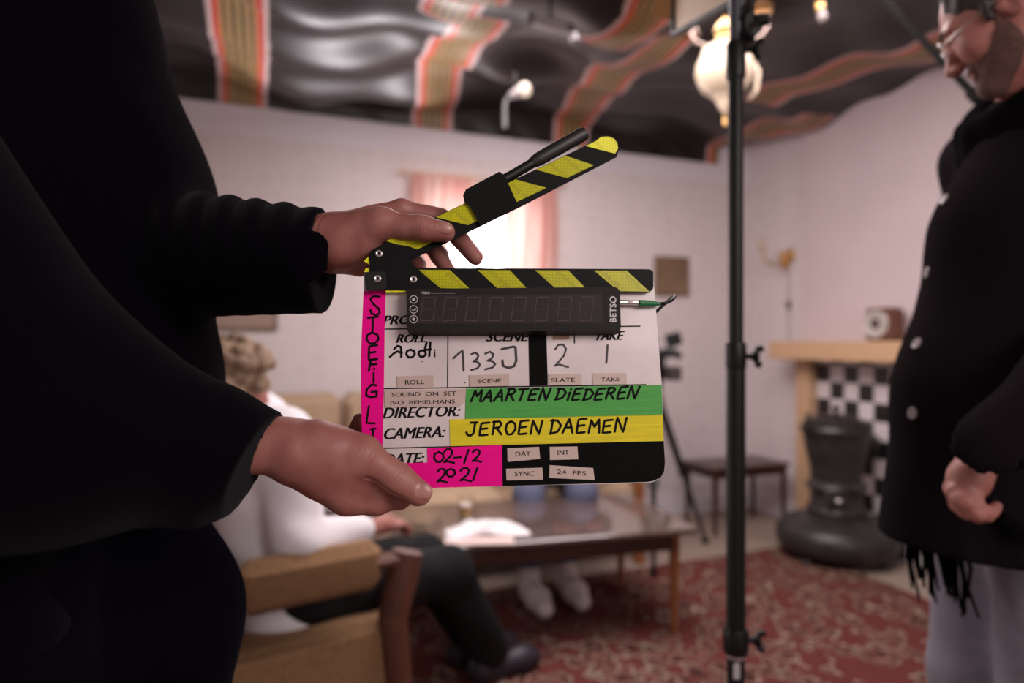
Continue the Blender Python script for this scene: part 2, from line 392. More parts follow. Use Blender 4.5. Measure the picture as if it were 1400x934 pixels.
def plane_sw(px, py, z=2.56):
    Y = (z-CAMZ)*F/(467-py); X = (px-700)/F*Y; p = Vector((X, Y, 0)); return p.dot(U), (CORNER-p).dot(V)
bands_px = [([(331,110),(329,60),(322,0),(315,-60)], None, None), ([(597,150),(603,110),(625,75),(650,44),(662,34)], None, 34), ([(612,30),(642,0),(660,-40)], 34, None),
            ([(782,180),(806,145),(836,108),(868,85),(915,58),(930,48)], None, 50), ([(828,46),(850,36),(885,20),(908,-8),(940,-50)], 50, None),
            ([(978,208),(1030,185),(1085,168)], None, 148), ([(1062,132),(1120,120),(1180,104),(1240,86),(1300,60),(1380,30)], 148, None)]
CURVES = []
for bp, ya, yb in bands_px:
    c = sorted([(w_, s_) for s_, w_ in (plane_sw(*q) for q in bp)]); xm = sum(q[0] for q in bp)/len(bp)
    CURVES.append((c, plane_sw(bp[0][0], ya)[1] if ya else -9, plane_sw(bp[-1][0], yb)[1] if yb else 99))
HALF = .125
def band_d(s, w):
    best = 9
    for c, wa, wb in CURVES:
        if not wa <= w < wb: continue
        cs = np.interp(w, [a for a, _ in c], [q for _, q in c]); best = min(best, abs(s-cs))
    for s_ in (-1.15, -2.2): best = min(best, abs(s-s_-.05*math.sin(3*w)))
    return min(best/HALF, 1.0)
fold = [(rng.uniform(2,9), rng.uniform(2,7), rng.uniform(0,6.3), rng.uniform(.006,.017)) for _ in range(11)]
def drape_z(s, w):
    z = 2.585+sum(a*math.sin(fx*s+1.4*math.sin(fy*w*.6+ph)+fy*w*.7+ph) for fx, fy, ph, a in fold)
    z += .03*math.sin(2.1*w+1.0)*math.sin(1.3*s)+.012*math.sin(9*w+2.2*math.sin(2.6*s))*min(1, w/.3)
    z += (.012+.024*math.exp(-((s-.35)/.75)**2))*math.sin(2*math.pi*w/.43+1.6*math.sin(1.9*s)+.8*math.sin(5.1*s))*min(1, w/.25)
    return z
nS, nW = 420, 270; vs, fs, uvs = [], [], []
def s_edge(w): return 3.30-max(0, .25-.25*w/.8)
for j in range(nW+1):
    # rows: first the valance that hangs down the wall, then the run out over the room
    w = .03+4.5*(max(0, j-8)/(nW-8))**1.15
    for i in range(nS+1):
        s = -3.2+(s_edge(w)+3.2)*i/nS
        z = drape_z(s, w); zt = drape_z(s, .03)
        if j < 8:
            k = j/8; zb = 2.452+.0125*max(0, 3.35-s); z = zb+(zt-zb)*k; ww = .012+.018*k+.010*math.sin(23*s+3*k)*(1-k)*.4
        else: ww = w
        p = U*s-V*ww+V*CORNER.dot(V); vs.append((p.x, p.y, z)); uvs.append(band_d(s, max(w, .03)))
for j in range(nW):
    for i in range(nS): fs.append([j*(nS+1)+i, j*(nS+1)+i+1, (j+1)*(nS+1)+i+1, (j+1)*(nS+1)+i])
dr = make('ceiling_drape', vs, fs, dm, smooth=True)
ul = dr.data.uv_layers.new(name='band')
for lp in dr.data.loops: ul.data[lp.index].uv = (uvs[lp.vertex_index], .5)
tag(dr, 'dark cloth hung in folds under the ceiling with red and gold striped bands', 'ceiling drape')

# rug
rm = bpy.data.materials.new('persian_rug'); rm.use_nodes = True; N, L = rm.node_tree.nodes, rm.node_tree.links; b_ = N['Principled BSDF']; b_.inputs['Roughness'].default_value = .95; b_.inputs['Specular IOR Level'].default_value = .1
t = N.new('ShaderNodeTexCoord')
v = N.new('ShaderNodeTexVoronoi'); v.inputs['Scale'].default_value = 9.5
n = N.new('ShaderNodeTexNoise'); n.inputs['Scale'].default_value = 13; n.inputs['Detail'].default_value = 5
ad = N.new('ShaderNodeMath'); ad.operation = 'MULTIPLY_ADD'; ad.inputs[1].default_value = .75
r = N.new('ShaderNodeValToRGB'); cr = r.color_ramp; cr.interpolation = 'CONSTANT'
cols = [(0,(.025,.015,.016)),(.35,(.10,.027,.025)),(.43,(.070,.052,.032)),(.49,(.14,.036,.030)),(.59,(.29,.185,.145)),(.635,(.085,.023,.021)),(.69,(.032,.02,.02)),(.735,(.14,.042,.036)),(.80,(.075,.058,.035)),(.845,(.30,.215,.17)),(.895,(.11,.030,.027))]
cr.elements[0].position = 0; cr.elements[0].color = (*cols[0][1],1); cr.elements[1].position = .99; cr.elements[1].color = (.12,.032,.028,1)
for p, c in cols[1:]: e = cr.elements.new(p); e.color = (*c,1)
L.new(t.outputs['Object'], v.inputs['Vector']); L.new(t.outputs['Object'], n.inputs['Vector'])
L.new(n.outputs['Fac'], ad.inputs[2]); L.new(v.outputs['Distance'], ad.inputs[0]); L.new(ad.outputs[0], r.inputs['Fac']); L.new(r.outputs['Color'], b_.inputs['Base Color'])
b = MB(); q0 = [back(.36, .0, .88), back(3.9, 0, .88), back(3.9, 0, 4.7), back(.36, 0, 4.7)]
q0[1] = back(3.9, 0, .98); q0[0] = Vector((1.65, 4.0, 0)); q0[3] = Vector((2.75, .9, 0)); q0[3] = q0[0]+(Vector((1.98,2.95,0))-q0[0])*2.9
b.prism([p+Vector((0,0,.008)) for p in q0], [p+Vector((0,0,.0005)) for p in q0]); rug = b.build('rug', rm)
tag(rug, 'red patterned oriental rug covering the middle of the floor', 'rug')

# ------------------------------------------------------------------ fireplace wall
Z = Vector((0,0,1))
ck = bpy.data.materials.new('checker_tile'); ck.use_nodes = True; N, L = ck.node_tree.nodes, ck.node_tree.links; b_ = N['Principled BSDF']; b_.inputs['Roughness'].default_value = .3
uvn = N.new('ShaderNodeUVMap'); uvn.uv_map = 'tile'; c = N.new('ShaderNodeTexChecker'); c.inputs['Scale'].default_value = 1.0
c.inputs['Color1'].default_value = (.014,.012,.012,1); c.inputs['Color2'].default_value = (.74,.66,.66,1)
L.new(uvn.outputs['UV'], c.inputs['Vector']); L.new(c.outputs['Color'], b_.inputs['Base Color'])
TS = .105; s1, s2 = .69, 2.3
f = [right(s1, .0, .052), right(s2, .0, .052), right(s2, 1.09, .052), right(s1, 1.09, .052)]
b = MB(); b.prism(f, [p-(-U)*.0015 for p in f]); tl = b.build('tile_panel', ck)
ul = tl.data.uv_layers.new(name='tile')
for lp in tl.data.loops:
    p = Vector(tl.data.vertices[lp.vertex_index].co)+Vector(tl.location); sv = (CORNER-p).dot(V)
    ul.data[lp.index].uv = ((sv-s1)/TS+.01, (p.z-1.09)/TS+20.3)
tag(tl, 'black and white checkered tiles behind the iron stove', 'tile panel')
mt = thing('mantelpiece', right(1.4, 0, .05), 'pale wooden mantel shelf over the checkered tiles', 'mantelpiece')
b = MB(); b.box((right(1.42, 1.145, .155)), (.21, 1.86, .115), (U, V, Z), bevel=.006); b.build('shelf', M['wood_light'], mt)
b = MB(); b.box(right(.625, .5435, .08), (.06, .12, 1.086), (U, V, Z), bevel=.005); b.build('post', M['wood_light'], mt)
b = MB(); b.box(right(2.34, .5435, .08), (.06, .12, 1.086), (U, V, Z), bevel=.005); b.build('post', M['wood_light'], mt)
# clock on the mantel
cx = P(1209, 467, 3.72); cx.z = 1.2035
ck_ = thing('mantel_clock', cx, 'small square brown clock with a round silver dial on the mantel', 'clock')
b = MB(); b.box(cx+Z*.09, (.12, .165, .18), (U, V, Z), bevel=.018); b.build('case', wood('clock_wood', (.16,.05,.025), (.09,.03,.016), rough=.4), ck_)
b = MB(); b.lathe([(.0,0),(.074,0),(.078,.004),(.072,.008),(.066,.005),(0,.005)], cx+Z*.092-U*.0605, -U, 36); dl = b.build('dial', mat('clock_dial', (.52,.47,.44), .45, .2), ck_, smooth=True, autosmooth=40)
b = MB(); b.lathe([(0,.0055),(.030,.0055),(.030,.0075),(.022,.0075),(.022,.006),(0,.006)], cx+Z*.092-U*.0605, -U, 24); b.build('chapter_ring', mat('clock_ring', (.12,.08,.07), .5), dl)
b = MB(); c0 = cx+Z*.092-U*.069
b.box(c0+Z*.02, (.002,.004,.045), (U,V,Z)); b.box(c0+V*.012-Z*.008, (.002,.03,.004), (U,(V-Z*.5).normalized(),(Z+V*.5).normalized())); b.build('hand', M['black'], dl)
# iron stove
so = P(1143, 467, 3.80); so.z = .0
sv_ = thing('potbelly_stove', so, 'black cast iron potbelly stove in front of the checkered tiles', 'stove')
b = MB(); b.lathe([(0,.035),(.255,.035),(.295,.05),(.312,.085),(.318,.125),(.308,.165),(.275,.20),(.20,.23),(.155,.245),(0,.245)], so, n=44); b.build('base', M['iron'], sv_, smooth=True, autosmooth=50)
for k in range(4):
    th = .6+k*math.pi/2; d = Vector((math.cos(th), math.sin(th), 0)); b = MB(); b.tube([so+d*.25+Z*.04, so+d*.27+Z*.02, so+d*.29+Z*.009], [.022,.018,.024], 10)
    b.build('foot', M['iron'], sv_, smooth=True)
b = MB(); b.lathe([(0,.245),(.150,.245),(.155,.27),(.135,.30),(.128,.36),(.150,.385),(.158,.40),(.150,.415),(.130,.43),(.132,.48),(.150,.56),(.168,.64),(.172,.685),(.185,.70),(.190,.715),(.180,.735),(0,.735)], so, n=44); b.build('barrel', M['iron'], sv_, smooth=True, autosmooth=40)
b = MB(); b.lathe([(0,.733),(.165,.733),(.170,.748),(.150,.765),(.10,.785),(.04,.795),(0,.795)], so, n=40); lid = b.build('lid', M['iron'], sv_, smooth=True, autosmooth=40)
b = MB(); b.lathe([(0,.79),(.016,.795),(.012,.81),(.026,.825),(.020,.842),(0,.85)], so, n=20); b.build('knob', M['iron'], lid, smooth=True)
b = MB(); b.box(so+Vector((-.06,-.135,.345)), (.13,.03,.085), bevel=.01); dd = b.build('ash_door', M['iron'], sv_)
b = MB(); b.lathe([(0,0),(.016,0),(.018,.01),(.008,.02),(0,.022)], so+Vector((-.06,-.15,.345)), (0,-1,0), 14); b.build('latch', M['steel'], dd, smooth=True)
b = MB(); b.tube([so+U*.13+Z*.60, so+U*.24+Z*.605, so+U*.318+Z*.605], [.066,.062,.062], 24); b.lathe([(.062,.0),(.085,0),(.085,.014),(.062,.014)], so+U*.19+Z*.603, U, 24); b.build('flue_pipe', M['iron'], sv_, smooth=True, autosmooth=40)
b = MB(); hp = so-U*.18+Z*.70; b.tube([hp, hp-U*.03+Z*.03, hp-U*.025+Z*.09, hp-U*.01+Z*.105], [.011,.012,.010,.014], 10); b.build('handle', M['iron'], sv_, smooth=True)
# sconce with cord on the right wall near the corner
sc_ = right(.40, 1.775)
sn = thing('wall_sconce', sc_, 'small brass wall sconce with hanging cord above the mantel end', 'wall lamp')
b = MB(); b.lathe([(0,0),(.045,0),(.048,.008),(.03,.02),(0,.024)], sc_, -U, 24); b.build('backplate', M['brass'], sn, smooth=True, autosmooth=40)
b = MB(); e0 = sc_-U*.02; b.tube([e0, e0-U*.06-Z*.06, e0-U*.13-Z*.07, e0-U*.19-Z*.04, e0-U*.21+Z*.01], .008, 10); b.build('arm', M['brass'], sn, smooth=True)
b = MB(); b.lathe([(0,-.01),(.02,-.005),(.028,.02),(.020,.05),(.024,.075),(0,.075)], e0-U*.21+Z*.02, Z, 20); b.build('lamp_cup', M['porcelain'], sn, smooth=True)
b = MB(); b.lathe([(0,-.075),(.022,-.07),(.03,-.02),(.036,.02),(.030,.03),(0,.032)], sc_-U*.045-Z*.01, Z, 20); b.build('bell', mat('amber_bell', (.50,.24,.07), .4), sn, smooth=True)
b = MB(); b.tube([sc_-U*.02-Z*.08, sc_-U*.015-Z*.3, sc_-U*.012-Z*.566], .0045, 8); cd = b.build('cord', mat('cord_grey', (.42,.34,.34), .7), sn)
b = MB(); b.lathe([(0,-.03),(.014,-.026),(.017,0),(.014,.026),(0,.03)], sc_-U*.014-Z*.33, Z, 14); b.build('switch', mat('switch_brown', (.16,.10,.09), .5), cd, smooth=True)
# pictures on the back wall
def picture(t0, t1, z0, z1, label, cmat, fr=.02):
    c = back((t0+t1)/2, z0, .012); o = thing('framed_picture', c, label, 'picture')
    b = MB(); ax = (U, V, Z); mid = back((t0+t1)/2, (z0+z1)/2, .013)
    for sg in (-1,1):
        b.box(mid+U*sg*((t1-t0)/2-fr/2), (fr,.022,z1-z0), ax); b.box(mid+Z*sg*((z1-z0)/2-fr/2), (t1-t0-2*fr,.022,fr), ax)
    b.build('frame', M['brown'], o); b = MB(); b.box(mid+V*.003, (t1-t0-2*fr+.004,.012,z1-z0-2*fr+.004), ax); b.build('canvas', cmat, o); return o
picture(.535, .805, 1.515, 1.785, 'small square brown picture on the wall right of the slate', mat('brown_canvas', (.15,.09,.055), .7, col2=(.24,.15,.085), scale=5), .012)
picture(3.24, 3.60, 1.262, 1.60, 'brown picture on the wall above the curly haired person', mat('dusty_canvas', (.40,.27,.22), .7, var=.2, scale=6), .015)
# side table against the wall
st0 = P(1000, 630, 4.42); st_z = .42
stt = thing('side_table', (st0.x, st0.y, 0), 'small dark wooden side table against the wall behind the stand', 'table')
cc = Vector((st0.x+.03, st0.y+.02, 0)); b = MB(); b.box(cc+Z*(st_z-.0125), (.60,.34,.025), (U,V,Z), bevel=.006); b.build('tabletop', M['wood_dark'], stt)
b = MB()
for sg in (-1,1): b.box(cc+V*sg*.14+Z*(st_z-.05), (.5,.016,.05), (U,V,Z)); b.box(cc+U*sg*.26+Z*(st_z-.05), (.016,.26,.05), (U,V,Z))
b.build('apron', M['wood_dark'], stt)
for sx in (-1,1):
    for sy in (-1,1):
        b = MB(); p = cc+U*sx*.265+V*sy*.145; b.tube([p+Z*.0005, p+Z*.2, p+Z*(st_z-.026)], [.012,.017,.02], 10); b.build('leg', M['wood_dark'], stt, smooth=True, autosmooth=50)

# ------------------------------------------------------------------ sofa against the back wall and the person on it
sfc = back(2.55, 0, .50)                       # middle of the sofa on the floor
sf = thing('sofa', sfc, 'beige sofa with orange wooden frame under the window', 'sofa')
def sq(a, d, z): return sfc+U*a-V*d+Z*z        # a along the wall, d out from the middle
SW = 1.14
b = MB(); b.box(sq(0,.30,.25), (2*SW-.1,.05,.09), (U,V,Z)); b.box(sq(0,-.28,.25), (2*SW-.1,.05,.09), (U,V,Z))
for sg in (-1,1): b.box(sq(sg*(SW-.06),0,.25), (.05,.6,.08), (U,V,Z))
b.build('seat_frame', M['wood_orange'], sf)
for k in range(3):
    a = (k-1)*.74; b = MB(); b.box(sq(a,.04,.375), (.73,.64,.15), (U,V,Z), bevel=.04); b.build('seat_cushion', M['beige'], sf, smooth=True, autosmooth=60)
    b = MB(); b.box(sq(a,-.30,.68), (.73,.15,.48), (U,(V+Z*.18).normalized(),(Z-V*.18).normalized()), bevel=.04); b.build('back_cushion', M['beige'], sf, smooth=True, autosmooth=60)
for sg in (-1,1):
    b = MB(); b.box(sq(sg*SW,.02,.615), (.065,.66,.035), (U,V,Z), bevel=.012)
    b.box(sq(sg*SW,.31,.30), (.05,.05,.598), (U,V,Z)); b.box(sq(sg*SW,-.29,.30), (.05,.05,.598), (U,V,Z)); b.box(sq(sg*SW,.0,.42), (.035,.58,.07), (U,V,Z)); b.build('arm', M['wood_orange'], sf)
# ------------------------------------------------------------------ coffee table and what lies on it
ta = Vector((-1.04,-.27,0)).normalized(); tb = Vector((-ta.y*-1, ta.x*-1, 0)); tb = Vector((ta.y, -ta.x, 0)); 
if tb.y < 0: tb = -tb
tc0 = Vector((.75, 2.744, 0)); TL, TD, TH = 1.30, .66, .45
def tq(a, d, z): return tc0+ta*a+tb*d+Z*z
ct = thing('coffee_table', tq(TL/2, TD/2, 0), 'long low coffee table with dark glossy top and orange legs', 'table')
tax = (ta, tb, Z)
m_top = wood('glossy_table_top', (.15,.10,.085), (.11,.072,.06), scale=5, rough=.16, coat=1.0)
b = MB(); b.box(tq(TL/2,TD/2,TH-.0125), (TL,TD,.025), tax, bevel=.006); b.build('tabletop', m_top, ct)
b = MB()
b.box(tq(TL/2,.05,TH-.06), (TL-.12,.02,.07), tax); b.box(tq(TL/2,TD-.05,TH-.06), (TL-.12,.02,.07), tax)
b.box(tq(.06,TD/2,TH-.06), (.02,TD-.12,.07), tax); b.box(tq(TL-.06,TD/2,TH-.06), (.02,TD-.12,.07), tax); b.build('apron', M['wood_dark'], ct)
for a in (.075, TL-.075):
    for d in (.06, TD-.06):
        b = MB(); b.tube([tq(a,d,TH-.026), tq(a,d,.25), tq(a,d,.009)], [.024,.020,.013], 12); b.build('leg', M['wood_orange'], ct, smooth=True, autosmooth=50)
# beer glass
gp = P(637, 706, 2.84); gp.z = TH+.0005
gt = thing('beer_glass', gp, 'small glass of beer standing on the coffee table', 'glass')
glm = bpy.data.materials.new('drinking_glass'); glm.use_nodes = True; q = glm.node_tree.nodes['Principled BSDF']; q.inputs['Base Color'].default_value = (.95,.93,.92,1); q.inputs['Roughness'].default_value = .03; q.inputs['Transmission Weight'].default_value = 1; q.inputs['IOR'].default_value = 1.45
b = MB(); b.lathe([(0,0),(.024,0),(.026,.01),(.031,.112),(.0295,.112),(.0245,.016),(0,.014)], gp, Z, 28); b.build('tumbler', glm, gt, smooth=True, autosmooth=50)
b = MB(); b.lathe([(0,.0165),(.0238,.0165),(.0270,.066),(0,.066)], gp, Z, 28); b.build('beer', mat('beer', (.72,.42,.07), .1, trans=.5, spec=.3), gt, smooth=True, autosmooth=50)
b = MB(); b.lathe([(0,.066),(.0270,.066),(.0274,.072),(.02,.074),(0,.074)], gp, Z, 28); b.build('foam', mat('foam', (.80,.72,.66), .9), gt, smooth=True)
# crumpled white cloth
def crumple(name, c, sx, sy, h, seed, m, label, cat, ax=(ta, tb)):
    r_ = np.random.default_rng(seed); n = 34; vs, fs = [], []
    w_ = [(r_.uniform(-9,9), r_.uniform(-9,9), r_.uniform(0,6.3), r_.uniform(.12,.3)) for _ in range(7)]
    for lay in (0, 1):
        for j in range(n):
            for i in range(n):
                u_, v_ = 2*i/(n-1)-1, 2*j/(n-1)-1
                rr = max(0, 1-(u_*u_+v_*v_)*.62); e = .82+.18*math.sin(3*math.atan2(v_, u_)+seed)
                z = h*rr*(.55+sum(a*math.sin(p*u_*.55+q_*v_*.55+f_) for p, q_, f_, a in w_)*.8); z = max(z, .002)
                vs.append(c+ax[0]*(u_*sx*e)+ax[1]*(v_*sy*e)+Z*(z+.004 if lay == 0 else .0006))
    N_ = n*n
    for j in range(n-1):
        for i in range(n-1):
            a = j*n+i; fs.append([a,a+1,a+n+1,a+n]); fs.append([N_+a,N_+a+n,N_+a+n+1,N_+a+1])
    rim = [i for i in range(n)]+[j*n+n-1 for j in range(1,n)]+[(n-1)*n+i for i in range(n-2,-1,-1)]+[j*n for j in range(n-2,0,-1)]
    for i in range(len(rim)): p, q_ = rim[i], rim[(i+1)%len(rim)]; fs.append([p, N_+p, N_+q_, q_])
    o = make(name, vs, fs, m, smooth=True); return tag(o, label, cat)
nc = P(662, 722, 2.70); nc.z = TH
crumple('cloth_napkin', nc, .165, .115, .085, 3, M['paper'], 'crumpled white cloth lying on the coffee table', 'cloth')
b = MB(); pc = P(655, 741, 2.56); pc.z = TH+.0025; b.box(pc, (.26,.10,.003), ((ta*.98+tb*.2).normalized(), (tb*.98-ta*.2).normalized(), Z)); tag(b.build('paper_sheet', mat('pinkish_paper', (.66,.50,.47), .8)), 'pinkish sheet of paper at the near edge of the coffee table', 'paper')
bp_ = P(572, 720, 2.80); bp_.z = TH+.0005; bk = thing('book', bp_, 'brown closed book on the left end of the coffee table', 'book')
bax = ((ta*.9+tb*.44).normalized(), (tb*.9-ta*.44).normalized(), Z)
b = MB(); b.box(bp_+Z*.002, (.15,.21,.004), bax); b.box(bp_+Z*.032, (.15,.21,.004), bax); b.box(bp_+bax[0]*.074+Z*.017, (.004,.21,.030), bax); b.build('cover', M['brown'], bk)
b = MB(); b.box(bp_+Z*.017, (.138,.20,.025), bax); b.build('pages', mat('page_edges', (.55,.44,.34), .8), bk)

# ------------------------------------------------------------------ heads (used by every person)
def head_parts(c, f, u, s=1.0):
    """SDF pieces of a head; c is the point between the ears, f faces forward, u is up"""
    f = Vector(f).normalized(); u = (Vector(u)-f*Vector(u).dot(f)).normalized(); l = u.cross(f); ax = (f, l, u)
    def q(x, y, z): return Vector(c)+(f*x+l*y+u*z)*s
    pr = [ell(q(-.012,0,.040), (.099*s,.077*s,.086*s), ax, .02), ell(q(.036,0,-.020), (.058*s,.060*s,.088*s), ax, .03),
          cone(q(.012,.046,-.062), q(.074,.010,-.100), .022*s, .018*s, .03), cone(q(.012,-.046,-.062), q(.074,-.010,-.100), .022*s, .018*s, .03),
          ell(q(.083,0,-.103), (.017*s,.022*s,.016*s), ax, .015), ell(q(.080,0,.030), (.016*s,.052*s,.012*s), ax, .015),
          cone(q(.090,0,.016), q(.117,0,-.030), .007*s, .0115*s, .010), ell(q(.106,.012,-.034), (.012*s,.008*s,.008*s), ax, .006), ell(q(.106,-.012,-.034), (.012*s,.008*s,.008*s), ax, .006),
          ell(q(.066,.040,-.020), (.022*s,.020*s,.024*s), ax, .02), ell(q(.066,-.040,-.020), (.022*s,.020*s,.024*s), ax, .02),
          ell(q(.091,0,-.060), (.010*s,.022*s,.006*s), ax, .006), ell(q(.089,0,-.071), (.010*s,.020*s,.007*s), ax, .006)]
    subs = []
    for sg in (-1,1):
        pr += [ell(q(.0785,sg*.031,.0115), (.0145*s,.0155*s,.0080*s), ax, .003), ell(q(.0790,sg*.031,-.0040), (.0125*s,.0145*s,.0058*s), ax, .003)]
        e = q(-.012,sg*.078,-.006); ea = ((f*.94-l*sg*.34).normalized(), (l*sg*.94+f*.34).normalized(), u)
        pr += [ell(e, (.019*s,.006*s,.031*s), ea, .006), ell(e+u*.012*s-f*.006*s, (.020*s,.009*s,.022*s), ea, .005), cone(q(.0,sg*.070,-.004), e, .012*s, .006*s, .008)]
        subs += [ell(e+l*sg*.0075*s+f*.002*s, (.009*s,.006*s,.016*s), ea, .004), ell(q(.102,sg*.031,.006), (.014*s,.016*s,.010*s), ax, .010)]
    subs.append(cone(q(.104,-.02,-.0655), q(.104,.02,-.0655), .0018*s, .0018*s, .003))
    return pr, subs, q, ax
def face_extras(parent, q, ax, s, brow, closed=False):
    for sg in (-1,1):
        c = q(.0795, sg*.031, .0032); d = (ax[0]*.95-ax[2]*.12-ax[1]*sg*.03).normalized(); R = .0113*s; b = MB()
        b.lathe([(R*math.sin(math.pi*k/16), -R*math.cos(math.pi*k/16)) for k in range(17)], c, d, 20, 0)
        b.lathe([(.0054*s, .0099*s), (.0054*s, .0101*s), (.0028*s, .01145*s), (0, .01145*s)], c, d, 18, 1); b.lathe([(.0026*s, .0114*s), (.0022*s, .0117*s), (0, .01172*s)], c, d, 14, 2)
        if not closed: b.build('eye', [M['eye_white'], M['iris'], M['black']], parent, smooth=True, autosmooth=50)
        b = MB(); b.tube([q(.0975, sg*.012, .030), q(.0985, sg*.024, .0345), q(.092, sg*.038, .035), q(.080, sg*.050, .029)], [.0030*s, .0036*s, .0030*s, .0014*s], 8); b.build('eyebrow', brow, parent, smooth=True)
M['eye_white'] = mat('eye_white', (.36,.31,.29), .3); M['iris'] = mat('iris', (.06,.035,.02), .25)
def body_mats(): return [M['skin'], M['nail']]
def person(name, loc, label): return thing(name, loc, label, 'person')
def mesh_part(name, parent, prims, vox, m, subs=(), cut=None, disp=None):
    v, f = sdf_mesh(prims, vox, subs, cut, disp); return make(name, v, f, m, parent, smooth=True)
def shoe(parent, heel, toe, m, name='shoe', w=.042):
    h, t = Vector(heel), Vector(toe); d = (t-h); d.z = 0; d.normalize()
    base = min(h.z, t.z)
    pr = [cone(h+Z*.045, t-d*.05+Z*.040, w*.92, w*.95, .03), cone(t-d*.07+Z*.04, t-d*.02+Z*.03, w*.98, w*.72, .03), cone(h+Z*.05, h+Z*.11-d*.002+d*.02, w*.95, w*.95, .03)]
    return mesh_part(name, parent, pr, .006, m, cut=lambda X: (base+.002)-X[...,2])

# ------------------------------------------------------------------ armchair (near left) and the curly haired man in it
cf = Vector((.82,.57,0)).normalized(); cs = Vector((cf.y,-cf.x,0))      # forward, and the side nearer the camera
hm = Vector((-.65,2.08,0))
def aq(a, d, z): return hm+cf*a+cs*d+Z*z
ac = thing('armchair', hm, 'wooden armchair with tan upholstered arms holding the curly haired person', 'armchair')
cax = (cf, cs, Z)
b = MB(); b.box(aq(-.06,0,.345), (.54,.56,.12), cax, bevel=.03); b.build('seat_cushion', M['tan'], ac, smooth=True, autosmooth=60)
b = MB(); b.box(aq(-.06,.292,.31), (.46,.022,.17), cax, bevel=.006); b.build('side_panel', M['tan'], ac)
b = MB(); bx = (Z*.97-cf*.24).normalized(); bz = (cf*.97+Z*.24).normalized()
b.box(aq(-.335,0,.66), (.58,.50,.075), (bx, cs, bz), bevel=.03); b.build('backrest', M['tan'], ac, smooth=True, autosmooth=60)
b = MB(); b.box(aq(-.06,0,.27), (.54,.54,.045), cax); b.box(aq(-.30,0,.35), (.04,.60,.05), cax); b.build('seat_frame', M['wood_red'], ac)
for sg in (-1,1):
    b = MB(); d = sg*.305
    b.tube([aq(.20,d,.0095), aq(.185,d,.25), aq(.17,d,.42), aq(.20,d,.54), aq(.215,d,.60)], [.026,.038,.042,.048,.044], 14); b.build('front_leg', M['wood_red'], ac, smooth=True, autosmooth=50)
    b = MB(); b.tube([aq(-.42,d,.0095), aq(-.36,d,.25), aq(-.33,d,.45), aq(-.36,d,.60)], [.018,.026,.028,.026], 14); b.build('rear_leg', M['wood_red'], ac, smooth=True, autosmooth=50)
    b = MB(); b.box(aq(-.075,d,.585), (.58,.06,.035), cax, bevel=.012); b.build('arm', M['wood_red'], ac)
    b = MB(); b.box(aq(-.06,d,.585), (.38,.085,.135), cax, bevel=.03); b.build('arm_pad', M['tan'], ac, smooth=True, autosmooth=60)
m1 = person('person', hm+Z*.35, 'person with curly sandy hair and white shirt seated in the armchair')
hc = P(318, 538, 1.93); hf = (cf*.93+V*.3-Z*.12).normalized()
hp_, hs_, hq, hax = head_parts(hc, hf, Z)
shR = aq(-.10,.17,.93); shL = aq(-.10,-.17,.93); elR = P(405, 742, 1.83); wrR = P(500, 724, 2.04); haR = P(533, 715, 2.13)
elL = aq(.12,-.28,.66); wrL = aq(.33,-.20,.62)
fin = []
for k in range(4):
    o_ = cs*(.018-.012*k); fin += chain([(haR+o_*1.6-Z*.004, .011), (haR+o_*1.7+cf*.035-Z*.004, .0095), (haR+o_*1.5+cf*.055-Z*.022, .0085), (haR+o_*1.4+cf*.05-Z*.04, .0075)], .004)
thm = chain([(wrR+cf*.03, .014), (wrR+cf*.06-cs*.028+Z*.01, .012), (wrR+cf*.095-cs*.03, .009)], .005)
bodyp = hp_+[cone(hq(-.02,0,-.05), aq(-.14,0,.93), .052, .060, .03), cone(aq(-.13,0,.86), aq(0,0,.46), .13, .13, .05), cone(shR, elR, .044, .036), cone(elR, wrR, .036, .026), cone(wrR, haR-cf*.01, .026, .030), ell(haR-cf*.02, (.045,.036,.018), cax)]+fin+thm+\
    [cone(shL, elL, .044, .036), cone(elL, wrL, .036, .026), ell(wrL+cf*.06, (.055,.036,.018), cax)]+[c_ for k in range(4) for c_ in chain([(wrL+cf*.09+cs*(.02-.013*k), .010), (wrL+cf*.15+cs*(.022-.014*k)-Z*.012, .008)], .004)]
knR = P(612, 782, 2.22); anR = P(668, 884, 2.40); hiR = aq(0,.10,.46)
off = -cs*.165
bodyp += [cone(hiR, knR, .065, .048), cone(knR, anR, .046, .036), cone(hiR-cs*.2, knR+off, .065, .048), cone(knR+off, anR+off*.9, .046, .036)]
mesh_part('body', m1, bodyp, .0045, M['skin'], hs_); face_extras(m1, hq, hax, 1.0, M['hair_curly'])
curl = []
for k in range(230):
    th = rng.uniform(0, 2*math.pi); zz = rng.uniform(-.75, 1); rr = math.sqrt(1-zz*zz)
    x_, y_, z_ = rr*math.cos(th), rr*math.sin(th), zz
    if x_ > .45 and z_ < .42: continue
    if z_ < -.25 and x_ > -.15: continue
    curl.append(ell(hq(-.015+.118*x_, .104*y_, .045+.106*z_), (rng.uniform(.013,.022),)*3, None, .003))
mesh_part('hair', m1, [ell(hq(-.022,0,.052), (.108,.094,.098), hax, .01)]+curl, .0045, M['hair_curly'])
wr = lambda X: .006*np.sin(38*X[...,2]+22*X[...,0])*np.sin(17*X[...,1]+9*X[...,2])
mesh_part('shirt', m1, [cone(aq(-.15,.03,.86), aq(-.06,.03,.44), .165, .165, .06), cone(aq(-.14,-.08,.86), aq(-.05,-.05,.46), .15, .155, .06), cone(shR, shL, .085, .085, .05), cone(shR, elR, .080, .066, .04), cone(elR, P(491,727,2.02), .068, .048, .03), cone(shL, elL, .075, .06, .04), cone(elL, wrL, .06, .042, .03), cone(aq(-.13,0,.93), aq(-.115,0,.985), .075, .068, .03)], .007, M['shirt'], disp=wr)
